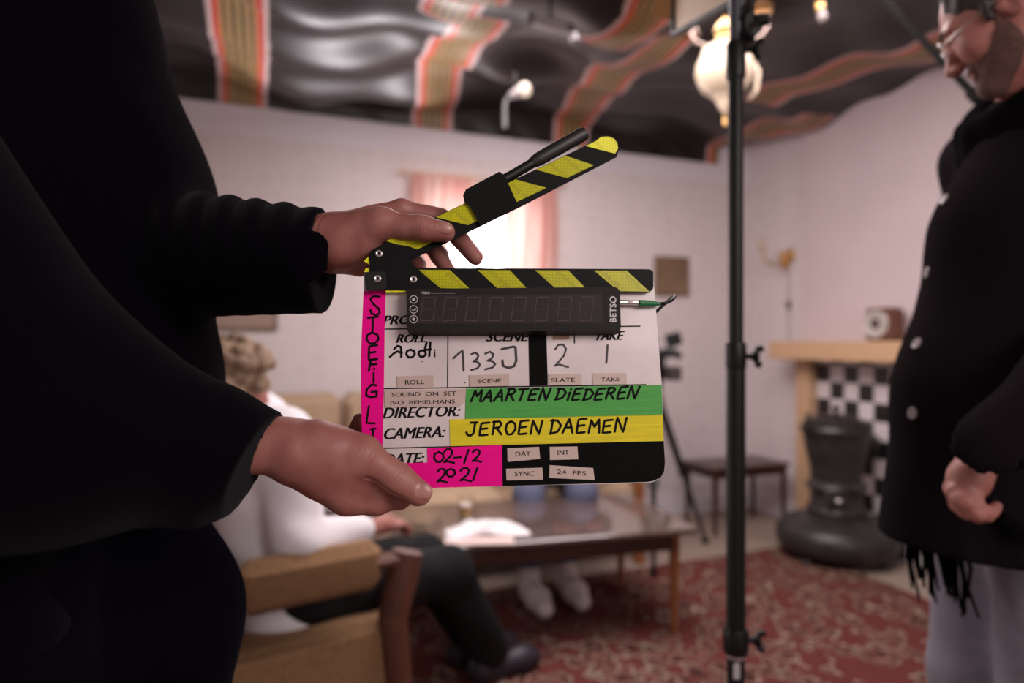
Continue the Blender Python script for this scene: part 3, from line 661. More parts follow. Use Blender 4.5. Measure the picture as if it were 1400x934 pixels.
tr = lambda X: .004*np.sin(45*X[...,0]+30*X[...,2])*np.sin(25*X[...,1])
mesh_part('trousers', m1, [cone(aq(-.04,.07,.47), aq(-.04,-.07,.47), .13, .13, .04), cone(hiR, knR, .098, .080, .04), cone(knR, anR+(anR-knR)*.02, .080, .070, .03), cone(hiR-cs*.2, knR+off, .098, .080, .04), cone(knR+off, anR+off*.9, .080, .068, .03)], .007, M['trousers_dark'], disp=tr)
for o_ in (Vector((0,0,0)), off*.9):
    h_ = Vector((anR.x+o_.x, anR.y+o_.y, .009)); shoe(m1, h_-cf*.03, h_+cf*.21, M['shoe_dark'], w=.045)

# ------------------------------------------------------------------ person on the sofa, white knitted socks under the coffee table
s2c = P(758, 670, 3.62)
m2 = person('person', Vector((s2c.x, s2c.y, .45)), 'person in jeans with off-white footwear sitting on the sofa behind the coffee table')
bf = -V
def mq(a, d, z): return Vector((s2c.x, s2c.y, 0))+bf*a-U*d+Z*z
h2 = mq(.0,0,1.13); hp2, hs2, hq2, hax2 = head_parts(h2, bf-Z*.25, Z, .97)
bp2 = hp2+[cone(hq2(-.02,0,-.05), mq(-.08,0,.93), .05, .06, .03), cone(mq(-.08,0,.88), mq(0,0,.56), .12, .12, .05)]
feet = [P(735, 800, 3.04), P(788, 795, 3.12)]; kn2 = [P(722, 676, 3.26), P(796, 673, 3.26)]
for sg, k_, f_ in ((1, kn2[0], feet[0]), (-1, kn2[1], feet[1])):
    hip = mq(-.02, sg*.09, .55); an = Vector((f_.x, f_.y, .1))+Vector((-.035,.12,.04))
    bp2 += [cone(hip, k_, .065, .048), cone(k_, an, .045, .034), cone(mq(-.08, sg*.17, .9), mq(.05, sg*.25, .68), .04, .034), cone(mq(.05, sg*.25, .68), mq(.26, sg*.10, .60), .034, .026), ell(mq(.30, sg*.07, .60), (.04,.04,.022))]
    bp2 += [c_ for j in range(4) for c_ in chain([(mq(.32, sg*(.10-.018*j), .60), .010), (mq(.37, sg*(.09-.018*j), .585), .008)], .004)]
mesh_part('body', m2, bp2, .0045, M['skin'], hs2); face_extras(m2, hq2, hax2, .97, M['hair_dark'])
mesh_part('hair', m2, [ell(hq2(-.025,0,.055), (.103,.085,.092), hax2, .01), ell(hq2(.03,0,.105), (.06,.06,.028), hax2, .02)], .005, M['hair_dark'], subs=[ell(hq2(.075,0,-.03), (.06,.075,.095), hax2, .01)])
mesh_part('jumper', m2, [cone(mq(-.09,.05,.87), mq(-.01,.05,.56), .14, .15, .05), cone(mq(-.09,-.05,.87), mq(-.01,-.05,.56), .14, .15, .05)]+[cone(mq(-.08, sg*.17, .91), mq(.05, sg*.25, .68), .068, .055, .03) for sg in (-1,1)]+[cone(mq(.05, sg*.25, .68), mq(.24, sg*.11, .60), .055, .038, .03) for sg in (-1,1)], .008, mat('navy_jumper', (.02,.02,.035), .9))
jp = [cone(mq(-.03,.07,.55), mq(-.03,-.07,.55), .13, .13, .04)]
for sg, k_, f_ in ((1, kn2[0], feet[0]), (-1, kn2[1], feet[1])):
    an = Vector((f_.x-.035, f_.y+.12, .19)); jp += [cone(mq(-.02, sg*.09, .55), k_, .09, .072, .03), cone(k_, an, .070, .058, .03)]
mesh_part('jeans', m2, jp, .008, M['denim'])
for f_, dx in ((feet[0], .055), (feet[1], .045)):
    d = Vector((dx,-.19,0)); b0 = Vector((f_.x-.03, f_.y+.10, .009))
    pr = [cone(b0+Z*.045, b0+d*.55+Z*.048, .050, .053, .03), cone(b0+d*.55+Z*.044, b0+d+Z*.036, .053, .040, .03), cone(b0+Z*.05, b0+Z*.24-d*.12, .046, .044, .03)]
    mesh_part('footwear', m2, pr, .005, M['sock'], cut=lambda X: .0105-X[...,2])

# ------------------------------------------------------------------ film camera on its tripod behind the slate
tcx = Vector((.80, 3.86, 0))
tp = thing('tripod', tcx, 'black tripod behind the coffee table carrying the film camera', 'tripod')
b = MB(); b.lathe([(0,.80),(.05,.80),(.06,.83),(.06,.87),(.045,.90),(.05,.95),(.05,.975),(0,.975)], tcx, n=24); b.build('head', M['black'], tp, smooth=True, autosmooth=40)
for e in (Vector((1.15,4.06,0)), Vector((.722,3.48,0)), Vector((.62,4.06,0))):
    top = tcx+Z*.84+(e-tcx)*.12; foot = e+Z*.02; mid = top.lerp(foot, .5)
    b = MB(); d = (foot-top); sd = d.cross(Z).normalized()*.018
    b.tube([top+sd, mid+sd*.8], .012, 10); b.tube([top-sd, mid-sd*.8], .012, 10); b.tube([mid-d*.03, foot], [.015,.012], 10); b.box(mid, (.055,.03,.035), (sd.normalized(), d.normalized(), sd.cross(d).normalized()), bevel=.005)
    lg = b.build('leg', M['black'], tp, smooth=True, autosmooth=50)
    b = MB(); b.lathe([(0,.009 if e.y < 4 else .001),(.02,.009 if e.y < 4 else .001),(.018,.03),(0,.034)], e, n=14); b.build('foot', M['black_matte'], lg, smooth=True)
cmx = tcx+Z*.976; fc = thing('film_camera', cmx, 'black film camera on the tripod, partly hidden behind the slate', 'camera')
cd_ = Vector((-.25,-.97,0)).normalized(); cr_ = Vector((.97,-.25,0)); fx = (cr_, cd_, Z)
b = MB(); b.box(cmx+Z*.09, (.13,.26,.17), fx, bevel=.015); b.box(cmx+Z*.005, (.09,.22,.01), fx); b.build('body', M['black'], fc)
b = MB(); b.lathe([(0,0),(.045,0),(.05,.02),(.048,.09),(.058,.10),(.058,.14),(.05,.145),(.046,.125),(0,.12)], cmx+Z*.09+cd_*.13, cd_, 28); b.build('lens', M['black'], fc, smooth=True, autosmooth=40)
b = MB(); b.tube([cmx+Z*.175+cd_*.10, cmx+Z*.235+cd_*.09, cmx+Z*.245, cmx+Z*.235-cd_*.08, cmx+Z*.175-cd_*.09], .014, 12); b.build('top_handle', M['black'], fc, smooth=True)
b = MB(); mc = cmx+Z*.235+cr_*.11; b.tube([cmx+Z*.18+cr_*.05, mc-Z*.06, mc-Z*.03], .011, 10); b.box(mc, (.09,.03,.075), ((cr_+Z*.25).normalized(), cd_, (Z-cr_*.25).normalized()), bevel=.008); b.build('monitor', M['black'], fc)
b = MB(); b.box(cmx+Z*.045+cr_*.11, (.09,.13,.075), fx, bevel=.008); b.build('battery_pack', mat('brown_black', (.035,.022,.018), .6), fc)
b = MB(); b.tube([cmx+Z*.15+cr_*.065, cmx+Z*.155+cr_*.13, cmx+Z*.13+cr_*.15], [.02,.022,.02], 12); b.build('viewfinder', M['black'], fc, smooth=True, autosmooth=40)

# ------------------------------------------------------------------ light stand with its amber panel
ls = P(1006, 467, 1.30); ls.z = 0
sd_ = thing('light_stand', ls, 'tall black light stand in front of the side table', 'light stand')
def lz(py): return CAMZ-(py-467)/F*1.30
b = MB(); b.tube([ls+Z*.05, ls+Z*lz(868)], .0165, 20); b.tube([ls+Z*lz(870), ls+Z*lz(492)], .0178, 20); b.build('lower_tube', M['black'], sd_, smooth=True, autosmooth=50)
b = MB(); b.tube([ls+Z*lz(500), ls+Z*lz(100)], .0140, 20); b.build('middle_tube', M['black'], sd_, smooth=True, autosmooth=50)
b = MB(); b.tube([ls+Z*lz(110), ls+Z*lz(-120)], .0122, 20); b.build('upper_tube', mat('grey_tube', (.08,.08,.095), .35, .4), sd_, smooth=True, autosmooth=50)
def collar(py0, py1, r, kz, side, kn=True, col='black'):
    b = MB(); b.lathe([(0,lz(py1)),(r*.9,lz(py1)),(r,lz(py1)+.006),(r,lz(py0)-.006),(r*.9,lz(py0)),(0,lz(py0))], ls, n=24); o = b.build('collar', M[col], sd_, smooth=True, autosmooth=40)
    if kn:
        d = Vector((side,-.25,0)).normalized(); b = MB(); kc = ls+Z*lz(kz)
        b.tube([kc+d*r*.9, kc+d*(r+.014)], .006, 10); b.lathe([(0,0),(.009,0),(.012,.004),(.012,.012),(0,.014)], kc+d*(r+.010), d, 16)
        b.tube([kc+d*(r+.016)+Z*.012, kc+d*(r+.030)+Z*.016], [.006,.007], 8); b.tube([kc+d*(r+.016)-Z*.012, kc+d*(r+.026)-Z*.018], [.006,.007], 8)
        b.build('knob', M['black'], o, smooth=True, autosmooth=50)
collar(468, 505, .0195, 487, 1); collar(858, 893, .0235, 873, 1); collar(58, 108, .0185, 70, 1)
b = MB(); b.lathe([(0,lz(898)),(.0185,lz(898)),(.0185,lz(893)),(0,lz(893))], ls, n=24); b.build('ferrule', M['steel'], sd_, smooth=True, autosmooth=40)
b = MB(); b.box(ls+Z*lz(912)+Vector((-.004,-.0172,0)), (.012,.002,.030), bevel=.0005); b.build('sticker', mat('sticker_grey', (.45,.42,.42), .5), sd_)
for k in range(3):
    th = .5+k*2*math.pi/3; d = Vector((math.cos(th), math.sin(th), 0)); b = MB()
    b.tube([ls+d*.02+Z*.32, ls+d*.45+Z*.022], .011, 12); b.tube([ls+d*.018+Z*.14, ls+d*.25+Z*.155], .007, 8); lg = b.build('leg', M['black'], sd_, smooth=True, autosmooth=50)
    b = MB(); b.lathe([(0,.0095),(.017,.0095),(.017,.03),(.012,.04),(0,.04)], ls+d*.45, n=14); b.build('rubber_foot', M['black_matte'], lg, smooth=True)
# clamp and the framed amber gel it carries
cl0 = ls+Z*lz(35)
lp_ = thing('framed_gel_panel', cl0, 'black framed amber gel panel clamped near the top of the light stand', 'light panel')
b = MB(); b.box(cl0+Vector((.020,.0,.0)), (.026,.034,.075), bevel=.006); b.lathe([(0,0),(.010,0),(.012,.006),(.012,.026),(0,.03)], cl0+Vector((.033,-.004,.008)), (1,-.2,0), 14); b.lathe([(0,0),(.012,0),(.013,.02),(0,.024)], cl0+Vector((.022,-.018,-.022)), (0,-1,0), 14); b.build('clamp', M['black'], lp_)
c0 = P(922, 47, 1.62); c1 = P(1002, 4, 1.36); bd = (c1-c0).normalized(); bu = (Z-bd*bd.z+Vector((0,0,0)))
bu = (P(924, -60, 1.62)-c0).normalized(); W_, H_ = (c1-c0).length+.10, .30; bn = bd.cross(bu).normalized()
def gq(a, u_, n_=0): return c0+bd*a+bu*u_+bn*n_
b = MB(); fr = .014
b.tube([gq(0,0), gq(W_,0)], .0085, 8); b.tube([gq(0,-.004), gq(0,H_)], .0085, 8); b.tube([gq(0,H_), gq(W_,H_)], .0085, 8); b.tube([gq(W_,0), gq(W_,H_)], .0085, 8); b.build('frame', M['black'], lp_, smooth=True, autosmooth=50)
b = MB(); f_ = [gq(.008,.008), gq(W_-.008,.008), gq(W_-.008,H_-.008), gq(.008,H_-.008)]; b.prism(f_, [p+bn*.002 for p in f_]); b.build('gel', mat('amber_gel', (.62,.36,.16), .5, col2=(.50,.27,.10), scale=6), lp_)
b = MB(); f_ = [gq(-.004,.03), gq(-.045,.055,.03), gq(-.045,H_,.03), gq(-.004,H_)]; b.prism(f_, [p+bn*.002 for p in f_]); b.build('flap', mat('amber_flap', (.55,.27,.10), .5), lp_)
b = MB(); b.tube([cl0+Vector((.0,0,.0)), gq(W_,0)], .008, 10); b.build('mounting_arm', M['black'], lp_, smooth=True)

# ------------------------------------------------------------------ hanging oil-lamp style pendant
pl = P(991, 106, 2.78)
pn = thing('pendant_lamp', Vector((pl.x, pl.y, 2.5)), 'cream porcelain and brass pendant lamp hanging behind the light stand', 'pendant lamp')
b = MB(); b.lathe([(0,-.155),(.006,-.15),(.010,-.14),(.022,-.128),(.030,-.11),(.034,-.095),(.048,-.085),(.052,-.075),(.085,-.055),(.108,-.02),(.118,.02),(.112,.06),(.095,.082),(.098,.092),(.088,.115),(.05,.135),(.025,.14),(0,.14)], pl, n=40); b.build('globe', M['porcelain'], pn, smooth=True, autosmooth=35)
b = MB(); b.lathe([(0,-.20),(.005,-.198),(.008,-.18),(.004,-.165),(.010,-.158),(0,-.15)], pl, n=20); b.build('finial', M['brass'], pn, smooth=True, autosmooth=40); b = MB(); b.lathe([(.025,.138),(.04,.15),(.032,.17),(.045,.19),(.03,.22),(.02,.23),(0,.23)], pl, n=28); b.build('brass_fitting', M['brass'], pn, smooth=True, autosmooth=40)
b = MB(); b.tube([pl+Z*.22, pl+Z*.37], .009, 12); b.build('hanging_rod', M['brass'], pn)
for k, (dx, dy) in enumerate(((-.13,-.02),(.12,.10),(.13,-.08))):
    d = Vector((dx, dy, 0)); b = MB(); b.tube([pl+Z*.17, pl+d*.5+Z*.12, pl+d*.95+Z*.135, pl+d*1.1+Z*.17, pl+d*.95+Z*.19, pl+d*.85+Z*.165], [.008,.008,.008,.007,.007,.005], 10); b.build('scroll_arm', mat('aged_brass', (.30,.22,.19), .3, .7), pn, smooth=True)
b = MB(); hx = pl+Vector((.13,.0,.27)); b.lathe([(0,-.035),(.02,-.03),(.055,.0),(.06,.03),(.05,.035),(0,.035)], hx, (.3,0,1), 24); b.tube([pl+Z*.20, pl+Vector((.07,0,.23)), hx], .007, 10); b.build('amber_shade', mat('amber_glass', (.60,.33,.14), .3), pn, smooth=True, autosmooth=40)
b = MB(); b.tube([pl+Vector((.118,.0,.06)), pl+Vector((.135,0,.02)), pl+Vector((.128,0,-.05)), pl+Vector((.10,0,-.09))], [.009,.012,.011,.007], 12); b.build('porcelain_handle', M['porcelain'], pn, smooth=True)
hb = P(1122, 14, 2.75); bt = thing('ceiling_bulb', hb, 'tiny brass and glass lamp holder hanging from the drape at the top right', 'lamp')
b = MB(); b.lathe([(0,.0),(.018,.004),(.02,.03),(.012,.05),(.006,.055),(.004,.17),(0,.17)], hb-Z*.0, (-.25,0,1), 18); b.build('brass_socket', M['brass'], bt, smooth=True, autosmooth=40)
b = MB(); b.lathe([(0,-.05),(.014,-.045),(.02,-.025),(.014,-.003),(0,.0)], hb, (-.25,0,1), 18); b.build('bulb', mat('frosted', (.22,.18,.17), .3), bt, smooth=True)
# small clip lamp at the top of the back wall, and a tube fixture among the folds
cb = P(690, 150, 3.42); cp = thing('hanging_lamp', cb, 'small lit lamp hanging under the drape above the raised clapper stick', 'lamp')
b = MB(); b.tube([cb-Z*.085, cb+Z*.025, cb+Vector((.01,0,.06))], [.014,.012,.010], 12); b.build('stem', mat('grey_metal', (.09,.085,.09), .5, .4), cp, smooth=True, autosmooth=50)
bc = P(707, 127, 3.42); b = MB(); b.lathe([(0,-.046),(.015,-.043),(.020,-.025),(.025,-.004),(.028,.017),(0,.017)], bc, (1,-.2,.35), 20); b.build('shade', mat('grey_shade', (.25,.22,.22), .4, .4), cp, smooth=True, autosmooth=40)
b = MB(); b.tube([bc+Vector((-.01,0,.01)), bc+Vector((-.01,0,.16))], .004, 8); b.build('cord', M['black'], cp)
b = MB(); b.lathe([(0,.015),(.025,.017),(.036,.033),(.033,.058),(.017,.071),(0,.073)], bc, (1,-.2,.35), 20); b.build('bulb', mat('lit_bulb', (.30,.25,.21), .4, emit=((1,.78,.58), .42)), cp, smooth=True)
tf0, tf1 = P(729, 27, 2.66), P(776, 40, 2.66); tf = thing('tube_fixture', (tf0+tf1)/2, 'pale short tube fixture among the dark folds of the drape', 'lamp')
d = (tf1-tf0).normalized(); b = MB(); b.tube([tf0, tf1], .021, 16); b.build('tube', mat('pale_tube', (.40,.35,.36), .5), tf, smooth=True, autosmooth=50)
cg = mat('cap_grey', (.12,.10,.105), .7); b = MB(); b.tube([tf0-d*.02, tf0], .026, 16); b.build('end_cap', cg, tf, smooth=True, autosmooth=50)
b = MB(); b.tube([tf1, tf1+d*.02], .026, 16); b.tube([tf1, tf1+Vector((.02,.02,.0)), tf1+Vector((.03,.0,-.05))], [.012,.016,.018], 12); b.build('end_cap', cg, tf, smooth=True, autosmooth=50)
b = MB(); b.tube([(tf0+tf1)/2+Z*.015, (tf0+tf1)/2+Z*.17], .005, 8); b.build('hanger', M['black'], tf)
# boom pole crossing behind the man on the right
b0, b1 = P(1165, -48, 2.25), P(1520, 330, 1.75)
bm = thing('boom_pole', b0, 'thin black boom pole slanting down behind the bespectacled person', 'boom pole')
b = MB(); b.tube([b0, b0.lerp(b1,.55)], .0115, 12); b.build('pole', M['black_matte'], bm, smooth=True, autosmooth=50)
b = MB(); b.tube([b0.lerp(b1,.53), b1], .014, 12); b.tube([b0.lerp(b1,.52), b0.lerp(b1,.55)], .018, 14); b.build('grip_section', M['black_matte'], bm, smooth=True, autosmooth=50)
# ------------------------------------------------------------------ the slate
# plane of the board: slightly turned and tipped, so 1/depth is linear over the frame
def S_inv(px, py): return (1/.65)*(1-.06*(px-700)/410+.045*(py-530)/270)
def S0(px, py): return P(px, py, 1/S_inv(px, py))
SO = Vector((0,0,CAMZ)); _a, _b, _c = S0(500,400), S0(900,400), S0(500,660)
SN = (_b-_a).cross(_c-_a).normalized()
if SN.dot(SO-_a) < 0: SN = -SN
SC = (_a-SO).dot(SN)
def S(px, py, h=0.0):
    """point of the plane lying h in front of the board's face"""
    p = S0(px, py)-SO; return SO+p*((SC+h)/SC)
def plate(mb, poly, h0, h1, mi=0, side=None, back_poly=None):
    mb.prism([S(x, y, h1) for x, y in poly], [S(x, y, h0) for x, y in (back_poly or poly)], mi, side); return mb
def rounded(poly, r, n=5):
    out = []
    for i in range(len(poly)):
        p0, p1, p2 = Vector(poly[i-1]), Vector(poly[i]), Vector(poly[(i+1)%len(poly)])
        rr = r[i] if isinstance(r, (list, tuple)) else r
        if rr <= 0: out.append(tuple(p1)); continue
        a = p1+(p0-p1).normalized()*rr; c = p1+(p2-p1).normalized()*rr
        for k in range(n+1):
            t = k/n; q = a*(1-t)**2+p1*2*t*(1-t)+c*t*t; out.append(tuple(q))
    return out
sl = thing('clapperboard', S(700, 660, -.003), 'white clapperboard with yellow and black striped sticks, digital display and coloured tapes', 'clapperboard')
m_board = mat('grimy_white_acrylic', (.70,.61,.59), .35, col2=(.58,.49,.48), scale=17)
def tape_mat(name, c, v=.10):
    m = mat(name, c, .5, spec=.12); nt = m.node_tree; N, L = nt.nodes, nt.links; b = N['Principled BSDF']; t = N.new('ShaderNodeTexCoord'); mp = N.new('ShaderNodeMapping'); mp.inputs['Scale'].default_value = (14,14,160)
    n = N.new('ShaderNodeTexNoise'); n.inputs['Scale'].default_value = 2.0; n.inputs['Detail'].default_value = 4; r = N.new('ShaderNodeValToRGB'); r.color_ramp.elements[0].position = .3; r.color_ramp.elements[1].position = .6
    r.color_ramp.elements[0].color = (*[x*(1-v*1.6) for x in c], 1); r.color_ramp.elements[1].color = (*c, 1)
    L.new(t.outputs['Object'], mp.inputs['Vector']); L.new(mp.outputs['Vector'], n.inputs['Vector']); L.new(n.outputs['Fac'], r.inputs['Fac']); L.new(r.outputs['Color'], b.inputs['Base Color']); return m
m_pink, m_green, m_yel = tape_mat('magenta_tape', (.86,.001,.26), .05), tape_mat('green_tape', (.085,.36,.075)), tape_mat('yellow_tape', (.72,.60,.025))
m_blk = mat('black_tape', (.004,.0035,.0035), .65, bump=.3, bscale=400, spec=.05)
def reflective(name, c, d):
    m = mat(name, c, .35); nt = m.node_tree; N, L = nt.nodes, nt.links; b = N['Principled BSDF']; t = N.new('ShaderNodeTexCoord'); v = N.new('ShaderNodeTexVoronoi'); v.feature = 'DISTANCE_TO_EDGE'; v.inputs['Scale'].default_value = 330; v.inputs['Randomness'].default_value = .25
    r = N.new('ShaderNodeValToRGB'); r.color_ramp.elements[0].position = .06; r.color_ramp.elements[1].position = .16; r.color_ramp.elements[0].color = (*d,1); r.color_ramp.elements[1].color = (*c,1)
    L.new(t.outputs['Object'], v.inputs['Vector']); L.new(v.outputs['Distance'], r.inputs['Fac']); L.new(r.outputs['Color'], b.inputs['Base Color']); return m
m_stripe = reflective('yellow_reflective_stripe', (.90,.88,.006), (.72,.69,.006))
# --- writing helpers
GL = {'A': [[(0,0),(.5,1),(.95,0)],[(.2,.4),(.8,.4)]], 'M': [[(0,0),(.12,.95),(.5,.45),(.85,1),(1,0)]], 'R': [[(.1,0),(.15,1)],[(.0,.95),(.6,1),(.85,.8),(.65,.55),(.15,.48)],[(.4,.5),(.95,0)]],
 'T': [[(.45,0),(.5,.95)],[(0,.92),(1,1)]], 'E': [[(.9,1),(.15,.92),(.1,0),(.85,.04)],[(.12,.48),(.75,.54)]], 'N': [[(0,0),(.1,1),(.8,0),(.98,1)]], 'D': [[(.1,0),(.18,1)],[(.0,.95),(.6,.95),(1,.6),(.75,.15),(.05,0)]],
 'i': [[(.5,0),(.5,.6)],[(.55,.82),(.56,.88)]], 'J': [[(.35,.98),(1,1),(.8,.95),(.75,.2),(.5,0),(.2,.05),(.05,.25)]], 'O': [[(.5,1),(.12,.8),(.05,.4),(.3,.03),(.7,.05),(.97,.4),(.9,.8),(.5,1),(.3,.95)]],
 '0': [[(.5,1),(.12,.8),(.05,.4),(.3,.03),(.7,.05),(.97,.4),(.9,.8),(.5,1)]], '1': [[(0,.62),(.75,1),(.85,0)]], '|': [[(.6,1),(.4,0)]], '/': [[(.85,1),(.2,0)]],
 '2': [[(.1,.78),(.3,.97),(.65,1),(.85,.8),(.7,.5),(.1,.06),(.4,.12),(1,.0)]], '3': [[(.1,.9),(.5,1),(.8,.85),(.65,.62),(.3,.5),(.7,.47),(.95,.3),(.7,.1),(.1,0)]], '4': [[(.35,1),(.1,.45),(.9,.5)],[(.85,1),(.7,0)]],
 'j': [[(.05,.88),(.8,1),(.95,.95),(1,.35),(.85,.08),(.5,0),(.15,.1),(.1,.35)]], 'S': [[(.95,.98),(.4,1),(.1,.85),(.35,.6),(.85,.35),(.95,.12),(.6,0),(.2,.1),(.1,.28)]], 'F': [[(.9,1),(.3,.95),(.1,0)],[(.2,.5),(.85,.58)]],
 'G': [[(.9,.95),(.5,1),(.1,.6),(.05,.15),(.4,0),(.9,.05),(.95,.45),(.5,.42)]], 'L': [[(.35,1),(.1,.05),(.95,0)]], 'I': [[(.2,.95),(.95,1)],[(.6,1),(.45,0)]], '-': [[(.05,.42),(.95,.5)]], 'a': [[(.3,.72),(.55,1),(.82,.9),(.88,.4),(.86,0)],[(-.05,0),(.3,.35),(.55,.5),(.9,.36)]], '.': [[(.5,.02),(.52,.06)]]}
def ribbon(mb, pts, w, h):
    """flat marker stroke through frame points"""
    sm = []                                                   # gentle rounding of the polyline
    for i in range(len(pts)-1):
        p0, p1, p2, p3 = pts[max(i-1,0)], pts[i], pts[i+1], pts[min(i+2,len(pts)-1)]
        for k in range(6):
            t = k/6; sm.append(tuple(.5*(2*p1[j]+(p2[j]-p0[j])*t*.8+(-1.2*p0[j]-(.8)*p1[j]*-0+0)*0) if False else p1[j]+(p2[j]-p1[j])*t+.12*((p2[j]-p0[j])*(t*(1-t)**2)-(p3[j]-p1[j])*(t*t*(1-t))) for j in (0,1)))
    sm.append(pts[-1]); q = [Vector(p) for p in sm]; L_, R_ = [], []
    for i, p in enumerate(q):
        d = q[min(i+1,len(q)-1)]-q[max(i-1,0)]; d = d.normalized() if d.length > 1e-6 else Vector((1,0)); n = Vector((-d.y, d.x))*(w/2)
        L_.append(p+n); R_.append(p-n)
    vs = [S(p.x, p.y, h) for p in L_]+[S(p.x, p.y, h) for p in R_]; n = len(q)
    mb.add(vs, [[i, i+1, n+i+1, n+i] for i in range(n-1)])
    for p in (q[0], q[-1]):
        mb.add([S(p.x+w/2*math.cos(a*math.pi/4), p.y+w/2*math.sin(a*math.pi/4), h) for a in range(8)], [list(range(8))])
    for p in pts[1:-1]:
        mb.add([S(p[0]+w/2*math.cos(a*math.pi/4), p[1]+w/2*math.sin(a*math.pi/4), h) for a in range(8)], [list(range(8))])
def glyph(mb, ch, x0, x1, yb, yt, w, h, sh=0.0):
    for st_ in GL[ch]: ribbon(mb, [(x0+(x1-x0)*u_+sh*(yb-yt)*v_, yb+(yt-yb)*v_) for u_, v_ in st_], w, h)
def write(parent, text, x0, x1, yb0, yb1, ht, w, h, sh=.15, name='handwriting', ink=None, jit=.06, widths={}):
    mb = MB(); tot = sum(.45 if c == ' ' else widths.get(c, 1.0) for c in text); x = x0
    for c in text:
        ww = (x1-x0)*(.45 if c == ' ' else widths.get(c, 1.0))/tot
        if c != ' ':
            t = (x-x0)/(x1-x0); yb = yb0+(yb1-yb0)*t+random.uniform(-jit,jit)*ht; glyph(mb, c, x+ww*.08, x+ww*.88, yb, yb-ht*random.uniform(.93,1.07), w, h, sh)
        x += ww
    return mb.build(name, ink or M['ink'], parent)
def text_mesh(body, bold=0.0):
    cu = bpy.data.curves.new('tmp_text', 'FONT'); cu.body = body; cu.size = 1.0; cu.offset = bold; cu.resolution_u = 3
    o = bpy.data.objects.new('tmp_text', cu); COL.objects.link(o); bpy.context.view_layer.update()
    me = bpy.data.meshes.new_from_object(o.evaluated_get(bpy.context.evaluated_depsgraph_get()))
    v = np.array([list(p.co) for p in me.vertices]); f = [list(p.vertices) for p in me.polygons]
    bpy.data.objects.remove(o); bpy.data.curves.remove(cu); bpy.data.meshes.remove(me); return v, f
def printed(parent, body, x0, x1, yb0, yb1, ht, h, sh=0.0, bold=0.0, ink=None, name='printed_lettering', rot=False):
    dbl = 1.4 if bold > .008 else 0; bold = 0.0; v, f = text_mesh(body, bold); lo, hi = v.min(0), v.max(0); un = (v[:,0]-lo[0])/(hi[0]-lo[0]); vn = (v[:,1]-lo[1])/(hi[1]-lo[1])
    if rot: pts = [S(x0+(x1-x0)*(1-b_)+0*a_, yb0+(yb1-yb0)*a_, h) for a_, b_ in zip(un, vn)]
    else: pts = [S(x0+(x1-x0)*a_+sh*ht*b_, yb0+(yb1-yb0)*a_-ht*b_, h) for a_, b_ in zip(un, vn)]
    mb = MB(); mb.add(pts, f)
    if dbl: mb.add([S(x0+(x1-x0)*a_+sh*ht*b_+dbl, yb0+(yb1-yb0)*a_-ht*b_, h+.00003) for a_, b_ in zip(un, vn)], f)
    return mb.build(name, ink or M['print'], parent)
# --- board
BP = rounded([(498,372),(893,374),(905,530),(909,660),(519,668),(493,560)], [4,6,0,26,6,0])
b = MB(); plate(b, BP, -.0055, 0.0); board = b.build('board', m_board, sl)
def hline(pts, w): mb = MB(); ribbon(mb, pts, w, .00025); return mb.build('printed_line', M['print'], board)
hline([(526,450),(875,446)], 1.6); hline([(525,531.5),(883,526)], 1.6); hline([(612.5,452),(612,530)], 1.6); hline([(785,452),(785.5,469)], 1.6); hline([(788.5,516),(789,527)], 1.6); hline([(523,613),(690,609)], 1.6)
printed(board, 'PROD.', 523, 576, 444, 443, 12.5, .00035, .35, .012)
printed(board, 'ROLL', 541, 581, 469, 468, 12, .00035, .35, .012); printed(board, 'SCENE', 664, 719, 467, 466.5, 12, .00035, .35, .014); printed(board, 'TAKE', 811, 849, 465.5, 464.5, 12, .00035, .35, .012)
printed(board, 'DIRECTOR:', 523, 626, 572.5, 569, 15, .00035, .28, .02); printed(board, 'CAMERA:', 523, 605.5, 601, 598, 15.5, .00035, .28, .02); printed(board, 'DATE:', 524, 576.5, 636, 633.5, 15, .00035, .28, .018)
w_ = .00045; nb = MB()
for ch, a in (('a',(534,551,488,473)),('0',(555,567.5,489,478)),('0',(572,582.5,488,479)),('4',(580,590,487,468)),('i',(592,597,488,478))): glyph(nb, ch, *a, 3.0 if ch != 'i' else 1.6, w_)
nb.build('handwriting', M['ink'], board)
nb = MB(); m_thin = mat('dry_marker', (.035,.026,.026), .6)
for ch, a, sw in (('1',(620,636.5,507,479.5),2.8),('3',(643,657,506,482),2.6),('3',(662,678,505,481),2.6),('j',(685,706,503,474),3.2)): glyph(nb, ch, *a, sw, w_)
nb.build('handwriting', m_thin, board)
nb = MB(); glyph(nb, '2', 757, 777, 502, 471, 2.4, w_); nb.build('handwriting', m_thin, board)
nb = MB(); glyph(nb, '|', 826, 834, 496, 472, 2.6, w_); nb.build('handwriting', m_thin, board)
for x, y, r_ in ((672,521,.5),(636,523,1),(577,494,.9),(629,545,1.4),(760,434,.5)): nb = MB(); nb.add([S(x+r_*math.cos(k*.785), y+r_*math.sin(k*.785), .0003) for k in range(8)], [list(range(8))]); nb.build('ink_speck', M['print'], board)
